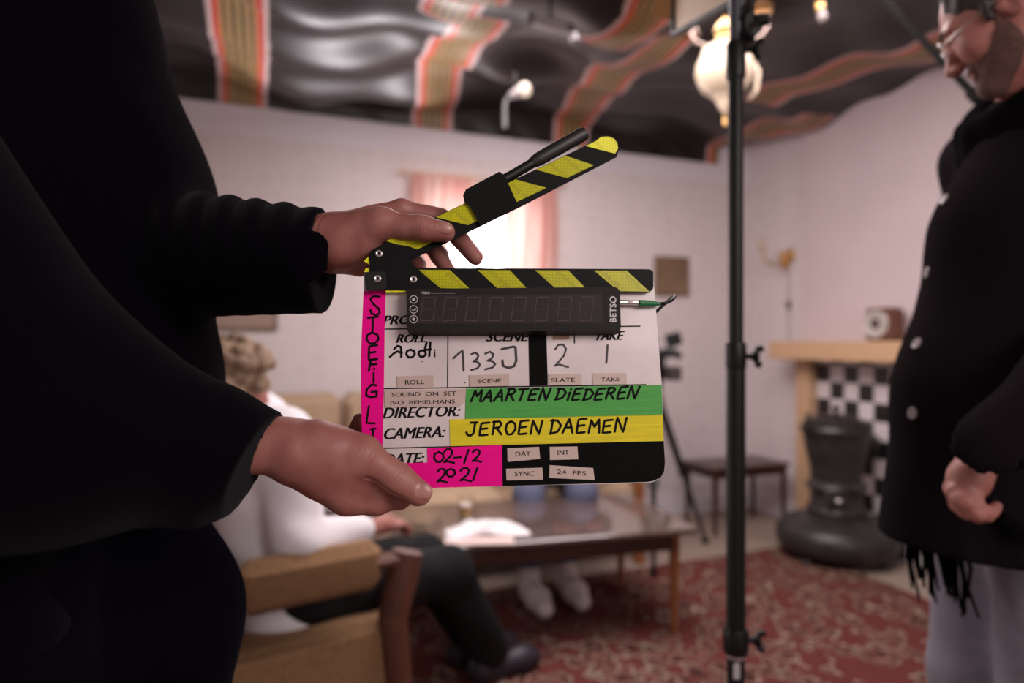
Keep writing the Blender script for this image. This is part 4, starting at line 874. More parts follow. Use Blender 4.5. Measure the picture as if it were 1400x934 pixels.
# --- tapes, each with its own writing
def tape(poly, m, label, h=.0006): mb = MB(); plate(mb, poly, .0, h); o = mb.build('tape', m, sl); tag(o, label); return o
tv = tape([(497,398),(527.5,397),(526,450),(525,520),(523,612),(522,640),(500,640),(495,600),(494,560),(493,500),(494.5,455)], m_pink, 'magenta tape down the left edge')
nb = MB()
for ch, a, sw in (('S',(505,520,431,405),2.8),('T',(503,517,455,433),2.8),('O',(500.5,518,470,455),2.8),('E',(503,517,492,472),3.0),('F',(503,517,507,491),3.0),('i',(505,517,523,501),2.8),('G',(500,516,543,526),3.0),('L',(500,513,579,555),2.8),('I',(505,514,604,586),2.8)): glyph(nb, ch, *a, sw, .0010)
nb.build('handwriting', M['ink'], tv)
td = tape([(523,634),(584.5,632.5),(584,613),(686.5,608.5),(687,664.5),(560,668),(519,669)], m_pink, 'magenta tape with the date')
nb = MB()
for ch, a, sw in (('0',(593,607,632,618),2.8),('2',(606,621,633,614),2.8),('-',(620,631,630,620),2.6),('/',(633,642,633,615),2.8),('2',(645,658,631.5,615),2.8),('2',(597,611,659.5,641),2.8),('0',(610,622.5,652,641),2.8),('2',(628,644,658,640),2.8),('/',(645,654,657,640),2.8)): glyph(nb, ch, *a, sw, .0010)
nb.build('handwriting', M['ink'], td)
tg = tape([(637,531.5),(904.5,526.5),(906,568),(636,573.5)], m_green, 'green tape with a handwritten name')
write(tg, 'MAARTEN DiEDEREN', 643, 872, 549, 545, 16, 3.0, .0010, .3, jit=.05, widths={'i': .45})
ty = tape([(614.5,573.5),(906,567),(907.5,603),(615.5,610)], m_yel, 'yellow tape with a handwritten name')
write(ty, 'JEROEN DAEMEN', 635, 857, 595.5, 590, 18.5, 3.0, .0010, .12, jit=.04)
tape([(686.5,608.5),(907.5,603),(909.2,632),(908,645),(903,653),(894,657.5),(885,659),(687,664.5)], m_blk, 'black tape across the lower right corner')
tape([(722.5,452),(747,452),(749,526.8),(724,527.5)], m_blk, 'black vertical tape between scene and slate boxes')
m_lab = mat('label_tape', (.56,.42,.37), .45, var=.12, scale=40)
def sticker(poly, body, x0, x1, yb0, yb1, ht): mb = MB(); plate(mb, poly, .0, .0009); o = mb.build('label_sticker', m_lab, sl); printed(o, body, x0, x1, yb0, yb1, ht, .0012, 0, .004); return o
sticker([(543,514.5),(592.5,513),(593,530),(543.5,531)], 'ROLL', 554, 580, 526, 525, 6); sticker([(641.5,513),(696,512),(696.5,527.5),(642,529)], 'SCENE', 653.5, 685, 524, 523, 5.5)
sticker([(750,511.5),(795,511),(795.5,526),(751,527)], 'SLATE', 754, 786, 522.5, 522, 5.5); sticker([(810,510.5),(856.5,510),(857,525.5),(810.5,526)], 'TAKE', 822, 847, 522, 521, 5.5)
hline([(788,515),(788.5,527)], 1.6)
so_ = sticker([(525.5,533.5),(637,532),(636,549),(628,556.5),(526,557)], 'SOUND  ON  SET', 535.5, 624, 542.5, 540.5, 5.5); printed(so_, 'IVO  BEMELMANS', 534, 622, 553.5, 551.5, 5.2, .0012, 0, .004)
sticker([(693.5,613),(737,611),(738.5,627.5),(694,631.5)], 'DAY', 705, 725.5, 624, 622.5, 6.2); sticker([(751.5,611),(789.5,610.5),(790.5,628),(752,629)], 'INT', 762.5, 778, 622, 621.5, 6)
sticker([(692,641),(741.5,639.5),(742.5,656),(692.5,657)], 'SYNC', 704, 730.5, 651, 650.5, 6.2); sticker([(751.5,636),(811,640),(813,656.5),(751,653.5)], '24  FPS', 761.5, 801.5, 648, 650.5, 6)
mb = MB(); plate(mb, [(756,457),(778,456.5),(778.5,464),(756.5,464.5)], 0, .0008); mb.build('label_sticker', mat('brown_label', (.30,.17,.09), .5), sl)
# --- sticks
def stripes(name, outline, top, bot, bounds_, h0, h1, m0):
    """black bar with yellow reflective stripes as faces of the same mesh"""
    mb = MB(); plate(mb, outline, h0, h1, 0)
    for (a, c) in bounds_:
        mb.add([S(*top(a[0]), h1+.0004), S(*top(a[1]), h1+.0004), S(*bot(c[1]), h1+.0004), S(*bot(c[0]), h1+.0004)], [[0,1,2,3]], 1)
        mb.prism([S(*top(a[0]), h1+.0004), S(*top(a[1]), h1+.0004), S(*bot(c[1]), h1+.0004), S(*bot(c[0]), h1+.0004)], [S(*top(a[0]), h1-.0002), S(*top(a[1]), h1-.0002), S(*bot(c[1]), h1-.0002), S(*bot(c[0]), h1-.0002)], 1)
    return mb.build(name, [m0, m_stripe], sl)
m_bar = mat('black_bar', (.006,.0055,.006), .55, var=.3, scale=80, spec=.12)
lower = stripes('lower_stick', rounded([(500,366),(889,368),(893,371),(893.5,394),(889,399.5),(500,397)], [3,4,2,3,4,3]), lambda x: (x, 369+.004*(x-570)), lambda x: (x, 394+.017*(x-600)),
        [((572,615),(602,642)),((653,697),(681,722)),((731.5,777),(762,804)),((812,857),(846,888))], -.0085, .0065, m_bar)
Uy = lambda x: 212.9-.476*(x-771.8); Ly = lambda x: 274-.477*(x-711)
up_out = [(504,352),(512,340),(598,Uy(598)),(812,Uy(812)),(822,186.5),(832,185.8),(840,189),(844.5,195),(846,205),(843,215),(711,283.5),(572,351),(556,362),(508,368)]
upper = stripes('upper_stick', up_out, lambda x: (x, Uy(x)+.6), lambda x: (x, Ly(x)), [((733,773),(775,812)),((665,705),(706,747)),((596,637),(640,676)),((528,568),(568,608))], -.0085, .0065, m_bar)
mb = MB(); plate(mb, [(801,Uy(801)+.6),(813,Uy(813)+.6),(822,187.2),(832,186.6),(839.5,189.6),(844,195.5),(845,203),(841,210)], .006, .0069); tag(mb.build('tip_stripe', m_stripe, upper), 'yellow rounded tip')
mb = MB(); plate(mb, rounded([(505.5,343),(531,332),(560,337),(575,343),(557,353),(571,367),(600,396),(553,396.5),(506,396)], [4,3,2,2,0,3,2,2,4]), .0065, .0085); hinge = mb.build('hinge_plate', m_bar, sl)
mb = MB(); plate(mb, rounded([(498,372),(528,371.5),(529,396),(500,397)], 6), .0085, .0115); mb.build('hinge_pad', M['black'], sl)
for x, y, h_ in ((518,347,.0085),(516,381,.0115),(565,382,.0085)):
    mb = MB(); c_ = S(x, y, h_); mb.lathe([(.0014,.0004),(.0014,.0012),(.0024,.0016),(.0034,.0010),(.0036,0),(.0014,0)], c_, SN, 24); r_ = mb.build('rivet', M['steel'], sl, smooth=True, autosmooth=40)
    mb = MB(); mb.lathe([(0,.0002),(.0014,.0002),(.0014,.0006),(0,.0006)], c_, SN, 16); mb.build('rivet_hole', M['black_matte'], r_)
for pq in ([(497.5,357),(504,351),(505.5,362)], [(497.5,372),(500,367),(505,367),(505,372)], [(527.5,396),(555,395.5),(555,399),(527.5,399.5)]): mb = MB(); plate(mb, pq, .0, .0068); mb.build('yellow_edge', m_stripe, sl)
# --- black wrap that holds the marker to the upper stick
wrap_p = [(633,267),(637,259),(683,234.5),(690,240),(709,282),(700,288),(657,308.5),(641,280),(635,277)]
mb = MB(); plate(mb, wrap_p, -.0095, .0105, back_poly=wrap_p); wrap = mb.build('marker_wrap', mat('black_gaffer', (.006,.0055,.0055), .7, bump=.5, bscale=500, spec=.12), sl)
# --- digital display box
m_box = mat('display_case', (.013,.0105,.0105), .55, bump=.15, bscale=900, spec=.15); dbx = MB()
plate(dbx, rounded([(556,395),(842,392.5),(847.5,397),(849,449),(845,452.5),(560,453),(555.5,449)], [3,3,3,3,3,3,3]), .001, .0165, back_poly=rounded([(556,395),(842,392.5),(847.5,397),(848,455),(839,458.5),(565,459.5),(558,455)], [3,3,3,3,3,3,3])); disp = dbx.build('display', m_box, sl)
mb = MB(); plate(mb, [(573,404.5),(823,402),(824,441.5),(572,443)], .0165, .0167); mb.build('window', mat('smoked_window', (.031,.023,.022), .5, var=.15, scale=200, spec=.12), disp)
m_seg = mat('unlit_segment', (.080,.064,.062), .7, spec=.1)
for k, xc in enumerate((583,613,644,675.5,707,738.5,769.5,799)):
    mb = MB(); x0, x1, yt, ym, yb, sh_ = xc-8, xc+9, 407-.004*(xc-583), 422.5, 438.5, 3.5
    def seg(pa, pb, w=1.0): ribbon(mb, [pa, pb], w, .0169)
    for a_, c_ in (((x0+sh_,yt),(x1+sh_,yt)),((x0+1.7,ym),(x1+1.7,ym)),((x0,yb),(x1,yb)),((x0+sh_,yt+1.5),(x0+1.8,ym-1.5)),((x1+sh_,yt+1.5),(x1+1.8,ym-1.5)),((x0+1.6,ym+1.5),(x0,yb-1.5)),((x1+1.6,ym+1.5),(x1,yb-1.5))): seg(a_, c_, 1.2)
    mb.build('digit', m_seg, disp)
m_silk = mat('silkscreen', (.50,.46,.45), .5)
for k, yc in enumerate((409.5,423,436.5)):
    mb = MB(); ring = [(565.5+5.2*math.cos(a*math.pi/9), yc+5.2*math.sin(a*math.pi/9)) for a in range(19)]; ribbon(mb, ring, 1.1, .0169)
    if k != 1: mb.add([S(565.5+2.2*math.cos(a*.785), yc+2.2*math.sin(a*.785), .0169) for a in range(8)], [list(range(8))])
    else: ribbon(mb, [(563,424),(568,424),(568,421.5)], 1.0, .0169)
    mb.build('button', m_silk, disp)
printed(disp, 'BETSO', 833.5, 842, 440, 405, 0, .0169, 0, .004, m_silk, rot=True); printed(disp, 'BETSO', 834.2, 842.7, 440.6, 405.6, 0, .01695, 0, .004, m_silk, rot=True)
printed(disp, 'TCD-2', 576, 586.5, 402.2, 402, 3.2, .0169, 0, .02, m_silk); mb = MB(); [ribbon(mb, [(xa,400.9),(xb,400.8)], 1.5, .0169) for xa, xb in ((589,597),(598.5,606),(607.5,622))]; mb.build('small_print', mat('faint_silk', (.14,.125,.125), .6), disp)
# --- cable plug with its wire
mb = MB(); ax_ = (S(900,415,.006)-S(850,413.5,.006)).normalized(); c_ = S(847,413.5,.006); mm = .0007
mb.lathe([(0,0),(3.6*mm,0),(3.6*mm,11*mm),(3.0*mm,12*mm),(3.4*mm,13*mm),(3.4*mm,26*mm),(2.6*mm,28*mm),(0,28*mm)], c_, ax_, 20); plug = mb.build('cable_plug', M['steel'], sl, smooth=True, autosmooth=40)
mb = MB(); c_ = S(874,414.6,.006); mb.lathe([(0,0),(4.6*mm,0),(4.6*mm,8*mm),(3.6*mm,22*mm),(2.2*mm,31*mm),(0,31*mm)], c_, ax_, 20); tag(mb.build('boot', mat('green_rubber', (.008,.15,.045), .5), plug, smooth=True, autosmooth=40), 'green rubber boot')
mb = MB(); mb.tube([S(902,415.5,.006), S(910,414.5,.006), S(917,411.5,.003), S(922,407,-.004), S(923,404,-.014), S(916,409,-.026), S(905,419,-.024), S(893,430,-.016), S(884,446,-.012)], .0016, 10); mb.build('wire', M['black'], plug, smooth=True)

# marker pen held in the wrap on the upper stick
pa, pb_, pcx = S(650,279,.0035), S(727,223,.0035), S(799.5,182,.0035)
mk = thing('marker_pen', S(720,230,.003), 'black marker pen strapped on top of the raised clapper stick', 'marker pen')
d = (pcx-pb_).normalized()
mb = MB(); mb.tube([S(640,272,.0035), S(700,239.5,.0035), S(728,223,.0035)], .0050, 18); mb.build('barrel', M['black'], mk, smooth=True, autosmooth=50)
mb = MB(); L_ = (pcx-pb_).length; mb.lathe([(0,0),(.0052,0),(.0066,.006),(.0070,.010),(.0073,L_-.004),(.0066,L_),(.0058,L_),(.0056,L_-.006),(0,L_-.006)], pb_, d, 24); mb.build('cap', mat('pen_cap', (.014,.013,.013), .5), mk, smooth=True, autosmooth=40)

# ------------------------------------------------------------------ the person holding the slate
hd = person('person', P(60, 700, .72), 'person in a black jumper at the left holding up the clapperboard with both hands')
# right hand (lower): thumb in front of the board, fingers curled under and behind it
rh = [cone(P(240,616,.570), P(372,608,.592), .034, .0205, .012), cone(P(372,608,.592), P(420,620,.598), .0210, .0235, .015), cone(P(408,614,.595), P(445,625,.602), .0205, .026, .015),
      cone(P(400,622,.598), P(478,680,.613), .0195, .0160, .015), cone(P(420,622,.600), P(470,655,.612), .025, .022, .015), cone(P(440,612,.598), P(478,628,.604), .0185, .0200, .012)]
rh += [cone(P(440,606,.594), P(494,622,.6005), .017, .0165, .010), cone(P(494,622,.6005), P(546,656,.6045), .0165, .0130, .008), cone(P(546,656,.6045), P(574,675,.6085), .0130, .0112, .006)]
rh += chain([(P(478,680,.616), .0155), (P(515,686,.620), .0118), (P(546,681,.632), .0098), (P(551,655,.647), .0085), (P(548,634,.649), .0078)], .005)
rh += [cone(P(478,650,.609), P(520,668,.616), .0185, .0105, .008)]
rh += chain([(P(466,672,.634), .013), (P(512,668,.652), .0108), (P(522,632,.658), .0092), (P(519,602,.655), .008)], .004)
rh += chain([(P(458,655,.652), .012), (P(496,635,.668), .0102), (P(505,600,.664), .009), (P(499,576,.656), .0082)], .004)
rh += chain([(P(450,635,.662), .011), (P(478,608,.674), .009), (P(487,590,.674), .008), (P(492,575,.668), .007)], .004)
nA = (P(590,680,.604)-P(560,666,.604)).normalized(); nV = (Vector((0,0,CAMZ))-P(576,676,.6)).normalized(); nU = nA.cross(nV).normalized()
r_nail = (P(580,672,.6005), (nA, nU, nV), (.0085,.0075,.0035))
rsub = [cone(P(500,650,.592), P(556,687,.597), .0012, .0008, .003)]
def joint_wrinkles(c, d, amp=.00035, lam=.0032, rad=.010):
    c = np.array(c); d = np.array(Vector(d).normalized())
    def f_(X):
        q_ = X-c; t_ = q_@d; rr = (q_**2).sum(-1)/rad**2
        return amp*np.cos(2*math.pi*t_/lam)*np.exp(-(t_/(.55*rad))**2-.4*rr)
    return f_
jw1 = joint_wrinkles(P(549,650,.592), P(574,675,.6085)-P(546,656,.6045)); jw1b = joint_wrinkles(P(500,622,.586), P(546,656,.6045)-P(494,622,.6005), .0003, .004, .013)
uneven = lambda X: .00055*np.sin(95*X[...,0]+40*X[...,2])*np.sin(80*X[...,2]-30*X[...,1]+1.0)+.0003*np.sin(210*X[...,0]-120*X[...,2])
v1, f1 = sdf_mesh(rh+[ell(*[r_nail[0], r_nail[2], r_nail[1]], .001)], .0010, rsub, None, lambda X: jw1(X)+jw1b(X)+uneven(X))
# left hand (upper): thumb along the front of the raised stick, fingers behind it
lh = [cone(P(300,348,.738), P(424,332,.680), .030, .0225, .012), cone(P(424,332,.680), P(462,330,.670), .0225, .0235, .015),
      cone(P(452,322,.670), P(520,306,.656), .0200, .0155, .012), cone(P(458,338,.668), P(498,332,.664), .020, .018, .015), cone(P(450,346,.685), P(490,356,.694), .019, .0165, .012),
      cone(P(458,316,.684), P(548,288,.696), .0165, .0118, .012), cone(P(452,322,.690), P(530,300,.711), .0165, .0115, .012), cone(P(440,328,.694), P(515,314,.722), .018, .011, .012), cone(P(445,340,.694), P(503,328,.730), .017, .0105, .012)]
lh += [cone(P(520,307,.6555), P(579,313,.6485), .0148, .0112, .008), cone(P(579,313,.6485), P(609,317.5,.6500), .0114, .0094, .006)]
lh += chain([(P(548,288,.696), .0115), (P(604,299,.705), .0098), (P(629,328,.694), .0088), (P(649,352,.690), .0079)], .004)
lh += chain([(P(530,300,.713), .0115), (P(578,322,.724), .0100), (P(601,349,.710), .0090), (P(614,374,.700), .0080)], .004)
lh += chain([(P(515,314,.724), .011), (P(552,338,.735), .0096), (P(570,362,.720), .0086), (P(578,384,.706), .0078)], .004)
lh += chain([(P(503,328,.732), .0105), (P(530,350,.738), .0088), (P(543,370,.728), .0078), (P(548,388,.716), .0070)], .004)
qA = (P(621,318,.65)-P(596,311,.65)).normalized(); qV = (Vector((0,-1,.25))).normalized(); qU = qA.cross(qV).normalized(); qV = qU.cross(qA)*1.0
l_nail = (P(608.5,311.5,.6425), (qA, qU, qV), (.0080,.0058,.0036))
lsub = ()
jw2 = joint_wrinkles(P(579,305,.639), P(609,317.5,.65)-P(579,313,.6485)); jw3 = joint_wrinkles(P(430,318,.655), P(460,330,.668)-P(424,332,.68), .0005, .007, .018)
v2, f2 = sdf_mesh(lh+[ell(l_nail[0], l_nail[2], l_nail[1], .001)], .0010, lsub, None, lambda X: jw2(X)+jw3(X)+uneven(X))
# the rest of the body under the clothes
pc_ = Vector((-.565,.69,1.865)); hp3, hs3, hq3, hax3 = head_parts(pc_, Vector((.95,-.15,-.25)), Z)
core = hp3+[cone(hq3(-.02,0,-.05), Vector((-.58,.69,1.60)), .054, .065, .03), cone(Vector((-.57,.62,1.46)), Vector((-.52,.62,.92)), .07, .09, .05), cone(Vector((-.56,.78,1.46)), Vector((-.52,.78,.92)), .08, .09, .05),
            cone(Vector((-.61,.52,1.52)), P(40,580,.51), .045, .040), cone(P(40,580,.51), P(250,616,.572), .040, .034), cone(Vector((-.57,.87,1.52)), P(190,360,.82), .05, .042), cone(P(190,360,.82), P(310,344,.732), .042, .033),
            cone(Vector((-.50,.60,.90)), Vector((-.49,.60,.50)), .085, .055), cone(Vector((-.49,.60,.50)), Vector((-.51,.60,.10)), .055, .038), cone(Vector((-.47,.79,.90)), Vector((-.45,.81,.50)), .085, .055), cone(Vector((-.45,.81,.50)), Vector((-.48,.82,.10)), .055, .038)]
v3, f3 = sdf_mesh(core, .0055, hs3)
bv, bf_ = join([(v1,f1),(v2,f2),(v3,f3)])
cen = bv[bf_].mean(1); mi = np.zeros(len(bf_), int)
for c_, ax_, r_ in (r_nail, l_nail):
    q_ = (cen-np.array(c_))@np.array([list(x) for x in ax_]).T; mi[(np.abs(q_[:,0]) < r_[0]) & ((q_[:,0]/r_[0])**2+(q_[:,1]/r_[1])**2 < 1) & (q_[:,2] > -.001) & (q_[:,2] < .006)] = 1
make('body', bv, bf_, body_mats(), hd, mi, smooth=True)
def wrinkle(X):
    # gathers along the far sleeve and soft folds elsewhere
    x, y, z = X[...,0], X[...,1], X[...,2]
    far = np.clip((y-.60)/.06, 0, 1)*np.clip((x+.42)/.05, 0, 1)*np.clip((-.185-x)/.03, 0, 1)
    g = np.sin(2*math.pi*(x*1.0+.35*(z-1.3))/.034+1.2*np.sin(30*z))
    return far*(.0022*g*np.clip((z-1.27)/.05, .15, 1)+.0005)+.003*np.sin(11*z+8*y)*np.sin(19*x+5*z)*(1-far)
sw = [cone(Vector((-.63,.58,1.53)), Vector((-.53,.60,1.14)), .11, .125, .08), cone(Vector((-.53,.60,1.14)), Vector((-.52,.60,.95)), .125, .13, .08),
      cone(Vector((-.540,.80,1.585)), Vector((-.505,.80,1.37)), .112, .128, .08), cone(Vector((-.505,.80,1.37)), Vector((-.490,.80,1.15)), .128, .128, .06), cone(Vector((-.490,.80,1.15)), Vector((-.495,.79,.93)), .128, .125, .06),
      cone(Vector((-.58,.69,1.62)), Vector((-.585,.69,1.685)), .095, .075, .05), cone(Vector((-.61,.51,1.53)), Vector((-.56,.86,1.56)), .085, .090, .06),
      cone(Vector((-.61,.49,1.53)), P(50,575,.50), .090, .085, .05), cone(P(50,575,.50), P(265,618,.560), .085, .056, .04), cone(P(265,618,.560), P(380,609,.593), .056, .0265, .02),
      cone(Vector((-.56,.88,1.53)), P(190,345,.81), .085, .080, .05), cone(P(190,345,.81), P(434,357,.684), .080, .0530, .03)]
s_in = [cone(P(476,358,.676), P(560,358,.65), .0385, .0385, .003), cone(P(365,608,.588), P(420,608,.605), .0245, .0245, .002)]
nN = np.array([.93,.03,-.37]); cN = np.array(P(369,582,.575))
def cutS(X):
    a = (X@nN)-float(nN@cN); near = X[...,1] < .64
    b = X[...,0]-(-.1895)
    lo = np.where(X[...,2] > -1, .845-X[...,2], 0)
    return np.maximum(np.where(near & (X[...,0] > -.30), a, np.where(X[...,0] > -.32, b, -1)), lo)
v, f = sdf_mesh(sw, .0035, s_in, cutS, wrinkle)
make('jumper', v, f, M['sweater'], hd, smooth=True)
tw = lambda X: .003*np.sin(30*X[...,2]+14*X[...,1])*np.sin(21*X[...,0])
mesh_part('trousers', hd, [cone(Vector((-.51,.61,.98)), Vector((-.50,.60,.86)), .12, .118, .05), cone(Vector((-.485,.79,.98)), Vector((-.450,.785,.87)), .115, .126, .05), cone(Vector((-.50,.60,.86)), Vector((-.49,.60,.50)), .112, .080, .04), cone(Vector((-.49,.60,.50)), Vector((-.51,.60,.07)), .080, .070, .03),
    cone(Vector((-.450,.785,.87)), Vector((-.45,.81,.50)), .124, .082, .04), cone(Vector((-.45,.81,.50)), Vector((-.48,.82,.07)), .082, .070, .03)], .006, M['jeans'], cut=lambda X: .03-X[...,2], disp=tw)
face_extras(hd, hq3, hax3, 1.0, M['hair_dark'])
mesh_part('hair', hd, [ell(hq3(-.022,0,.055), (.105,.086,.092), hax3, .01)], .005, M['hair_dark'], subs=[ell(hq3(.08,0,-.03), (.06,.075,.10), hax3, .01)])
for p in (Vector((-.52,.60,.009)), Vector((-.49,.82,.009))): shoe(hd, p, p+Vector((.24,0,0)), M['shoe_dark'], w=.046)

# ------------------------------------------------------------------ the man on the right
DM = 1.25
mp_ = Vector((.98, 1.34, 0)); mr = person('person', mp_, 'person with glasses, beard and long black coat standing at the right edge')
hcen = Vector((.915, 1.27, 1.803))
hfw = Vector((-.62,.50,-.46)).normalized(); hp4, hs4, hq4, hax4 = head_parts(hcen, hfw, Vector((-.35,.25,.88)), .96)
shl, shr = Vector((1.05,1.19,1.60)), Vector((1.05,1.53,1.60))
ell_ = Vector((1.02,1.11,1.27)); P0 = P
def P(px, py, Y): return P0(px, py, Y-.105 if Y < 1.3 else Y)   # the hand hangs in front of the coat
wrl = P(1340, 625, 1.20)
hand = [cone(ell_, wrl, .040, .027), cone(wrl, P(1326,652,1.195), .027, .030, .012), ell(P(1325,658,1.195), (.030,.026,.040), (Vector((.9,-.2,-.3)).normalized(), Vector((.2,.97,0)).normalized(), Vector((.25,-.05,.95)).normalized()), .012)]
kn = [P(1304,672,1.185), P(1311,683,1.172), P(1322,688,1.165), P(1334,690,1.166)]
kn_end = [(P(1312,694,1.185),P(1326,702,1.195),P(1340,703,1.20)), (P(1323,702,1.170),P(1338,708,1.178),P(1351,707,1.187)), (P(1336,704,1.160),P(1350,706,1.166),P(1360,699,1.177)), (P(1345,700,1.164),P(1356,699,1.168),P(1363,692,1.176))]
for k, (b0_, e_) in enumerate(zip(kn, kn_end)): hand += chain([(P(1322+3*k,655,1.19), .013), (b0_, .0115), (e_[0], .0098), (e_[1], .0088), (e_[2], .0075)], .005)
hand += chain([(P(1312,650,1.20), .014), (P(1302,668,1.215), .0125), (P(1308,690,1.222), .0105), (P(1318,702,1.22), .009)], .006)
legs = []
for sg in (-1, 1): hipm = mp_+Vector((.02, sg*.10, .92)); legs += [cone(hipm, mp_+Vector((-.01, sg*.10, .50)), .085, .055), cone(mp_+Vector((-.01, sg*.10, .50)), mp_+Vector((.02, sg*.10, .10)), .055, .038)]
hp4 += [ell(hq4(.0805, sg*.031, .003), (.0125*.96,.0145*.96,.0095*.96), hax4, .004) for sg in (-1,1)]
mbod = hp4+hand+legs+[cone(hq4(-.02,0,-.05), Vector((1.04,1.36,1.58)), .055, .062, .03), cone(Vector((1.04,1.30,1.42)), Vector((1.0,1.34,.95)), .12, .12, .05), cone(shl, ell_, .05, .042), cone(shr, Vector((1.08,1.56,1.20)), .05, .042), cone(Vector((1.08,1.56,1.20)), Vector((.98,1.58,.95)), .042, .027), ell(Vector((.96,1.58,.88)), (.022,.035,.06), None, .02)]
mesh_part('body', mr, mbod, .0036, M['skin'], hs4); face_extras(mr, hq4, hax4, .96, M['hair_dark'], True)
mesh_part('hair', mr, [ell(hq4(-.025,0,.055), (.106,.086,.090), hax4, .012), ell(hq4(.025,0,.108), (.052,.062,.028), hax4, .02), ell(hq4(-.07,0,-.005), (.055,.072,.06), hax4, .02), cone(hq4(.02,.070,.03), hq4(.024,.0715,-.008), .012, .007, .006), cone(hq4(.02,-.070,.03), hq4(.024,-.0715,-.008), .012, .007, .006)], .0032, M['hair_dark'],
          subs=[ell(hq4(.118,0,.105), (.060,.10,.055), hax4, .012), ell(hq4(.126,0,.025), (.062,.095,.085), hax4, .012), ell(hq4(.075,0,-.045), (.060,.090,.062), hax4, .010), ell(hq4(-.012,.088,-.008), (.024,.024,.034), hax4, .004), ell(hq4(-.012,-.088,-.008), (.024,.024,.034), hax4, .004)], disp=lambda X: .0018*np.sin(260*X[...,0]+130*X[...,2])*np.sin(180*X[...,1]+90*X[...,2]))
def inflate(p, d): return (p[0], p[1], p[2], p[3]+d, p[4]+d, p[5]) if p[0] == 'c' else (p[0], p[1], p[2], p[3]+d, p[4])
h_c = np.array(hcen); h_a = np.array([list(x) for x in hax4])
def beard_cut(X):
    q_ = (X-h_c)@h_a.T/.96; x, y, z = q_[...,0], q_[...,1], q_[...,2]
    zm = np.interp(x, [-.01,.012,.028,.050,.075,.09,.12], [.02,.012,-.028,-.052,-.056,-.046,-.044])+.003*np.sin(300*x)*np.sin(260*y)
    return np.maximum(np.maximum(z-zm, .002-x), -z-.135)
mesh_part('beard', mr, [inflate(p, .0028) for p in hp4], .003, M['beard'], subs=[ell(hq4(.103,0,-.066), (.016,.023,.0085), hax4, .003), ell(hq4(-.012,.078,-.006), (.026,.022,.036), hax4, .003), ell(hq4(-.012,-.078,-.006), (.026,.022,.036), hax4, .003)], cut=beard_cut)
gb = MB()
for sg in (-1,1):
    gb.tube([hq4(.108+.002*math.cos(a*math.pi/8), sg*.033+.024*math.cos(a*math.pi/8), .002+.019*math.sin(a*math.pi/8)) for a in range(17)], .0010, 8, cap=False)
    gb.tube([hq4(.106,sg*.057,.006), hq4(.07,sg*.070,.008), hq4(.0,sg*.080,.012), hq4(-.02,sg*.080,-.004)], .0012, 8)
gb.tube([hq4(.108,-.009,.006), hq4(.112,0,.009), hq4(.108,.009,.006)], .0010, 8)
gb.build('glasses', M['steel'], mr, smooth=True)
# coat: torso loft, two sleeves, skirts to mid thigh
def cw(X):
    x, y, z = X[...,0], X[...,1], X[...,2]
    return .004*np.sin(26*(x+.6*y)+3*z)*np.clip((1.45-z)/.3, 0, 1)
coat = [cone(Vector((1.02,1.31,1.60)), Vector((.975,1.30,1.40)), .105, .148, .05), cone(Vector((.975,1.30,1.40)), Vector((.932,1.30,1.10)), .148, .178, .05), cone(Vector((.932,1.30,1.10)), Vector((.925,1.30,.83)), .178, .200, .05),
        cone(Vector((1.06,1.42,1.58)), Vector((1.04,1.43,1.15)), .10, .150, .08), cone(Vector((1.04,1.43,1.15)), Vector((1.04,1.43,.83)), .150, .185, .08),
        cone(shl, shr, .072, .072, .06), cone(shl, ell_, .072, .062, .03), cone(ell_, P(1345,618,1.10), .062, .047, .02), cone(shr, Vector((1.08,1.56,1.20)), .074, .062, .04), cone(Vector((1.08,1.56,1.20)), Vector((.99,1.58,.96)), .062, .05, .03)]
P = P0
hn = (P0(1330,640,1.095)-ell_).normalized(); hn = np.array(list((hn+Vector((-.25,0,-.2))).normalized())); hc_ = np.array(P0(1331,641,1.095))
def coat_cut(X):
    a = .822-X[...,2]
    q_ = X-np.array(P0(1335,660,1.095)); arm = (np.sqrt((q_**2).sum(-1)) < .16) & (X[...,1] < 1.165)
    return np.maximum(a, np.where(arm, (X@hn)-float(hn@hc_), -1))
v, f = sdf_mesh(coat, .006, (), coat_cut, cw); ct_ = make('coat', v, f, M['coat'], mr, smooth=True)
bvh = None
from mathutils.bvhtree import BVHTree
bvh = BVHTree.FromPolygons([tuple(p) for p in v], [tuple(map(int, q)) for q in f])
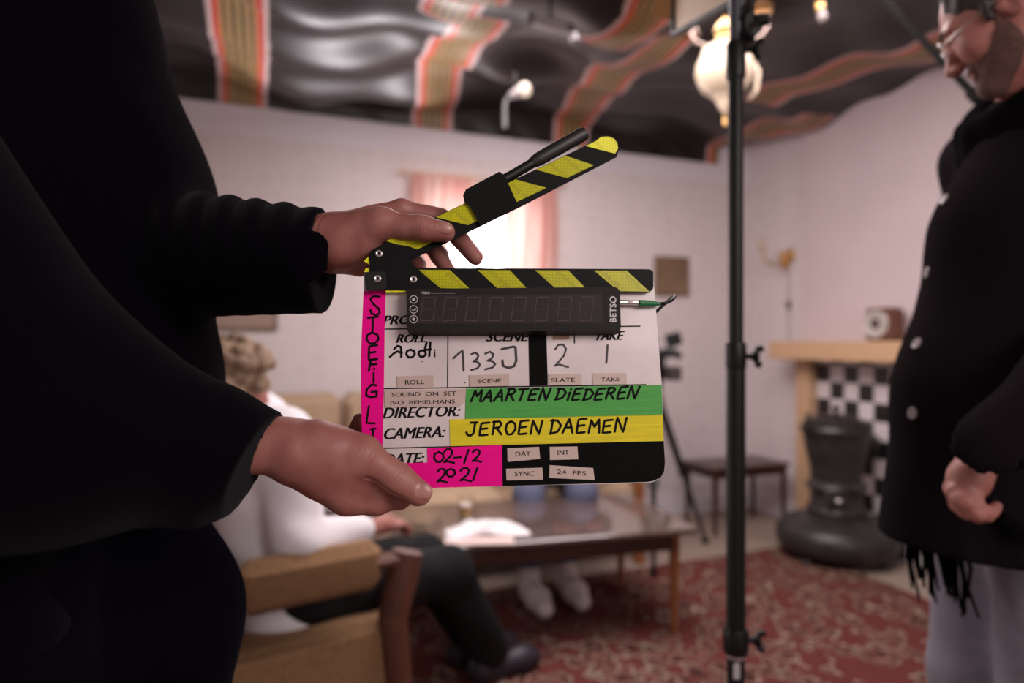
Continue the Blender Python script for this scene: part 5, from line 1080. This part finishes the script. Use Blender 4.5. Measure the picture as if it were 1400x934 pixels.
for px, py in ((1292,273),(1268,373),(1254,470),(1248,565)):
    d = (P(px,py,1)-SO).normalized(); h_ = bvh.ray_cast(SO, d)
    if h_[0] is None: continue
    n_ = (h_[1] if h_[1].dot(d) < 0 else -h_[1]); mb = MB(); mb.lathe([(0,-.002),(.0095,-.001),(.0110,.0015),(.0100,.0035),(.006,.0025),(0,.0025)], h_[0], n_, 20)
    for a in range(2): mb.lathe([(0,.0024),(.0014,.0024),(.0010,.0034),(0,.0034)], h_[0]+n_.cross(Z).normalized()*(.003*(1 if a else -1)), n_, 8)
    mb.build('button', mat('horn_button', (.22,.18,.18), .4), ct_, smooth=True, autosmooth=40)
# lapel edge down the coat front
# scarf round the neck with a fringed end hanging in front
def ring4(a, rx, ry, z, r_): return Vector((1.022+rx*math.cos(a), 1.33+ry*math.sin(a), z+.012+(.045+.05*r_)*math.cos(a)))
sc4 = [cone(ring4(a, .085, .105, 1.60, 0), ring4(a+.5, .085, .105, 1.60, 0), .040, .040, .02) for a in np.arange(0, 6.3, .5)]
sc4 += [cone(ring4(a, .090, .105, 1.685, 1), ring4(a+.5, .090, .105, 1.685, 1), .036, .036, .02) for a in np.arange(0, 6.3, .5)]
sc_o = mesh_part('scarf', mr, sc4, .006, M['scarf'], disp=lambda X: .003*np.sin(50*X[...,2]+12*X[...,0]))
fe = MB()
for k in range(26):
    t = k/25; x_ = 1242+68*t; y_ = 724+8*t+rng.uniform(-3,3); Yd = 1.30-.05*t+rng.uniform(-.015,.015); ln = rng.uniform(62,100)+18*t
    p0, p1 = P(x_, y_, Yd), P(x_+rng.uniform(-4,12)+10*t, y_+ln*.5, Yd), ; p2 = P(x_+rng.uniform(0,16)+14*t, y_+ln, Yd)
    fe.tube([p0+Z*.02, p1, p2], [.0042,.0036,.0022], 6)
fr_o = fe.build('scarf_fringe', M['scarf'], mr, smooth=True); tag(fr_o, kind='stuff', label='hanging black fringe of the scarf')
fr_o['kind'] = 'stuff'
mesh_part('trousers', mr, [cone(mp_+Vector((.03,-.08,.92)), mp_+Vector((.02,-.09,.50)), .115, .090, .05), cone(mp_+Vector((.02,-.09,.50)), mp_+Vector((.03,-.10,.07)), .090, .085, .03), cone(mp_+Vector((.03,.09,.92)), mp_+Vector((.0,.10,.50)), .115, .085, .05), cone(mp_+Vector((.0,.10,.50)), mp_+Vector((.02,.10,.07)), .085, .085, .03)], .007, M['trousers_grey'], cut=lambda X: .03-X[...,2], disp=tw)
for sg in (-1,1): p = mp_+Vector((.03, sg*.10, .0005+.0085)); shoe(mr, p, p+Vector((-.24,0,0)), M['shoe_dark'], w=.046)
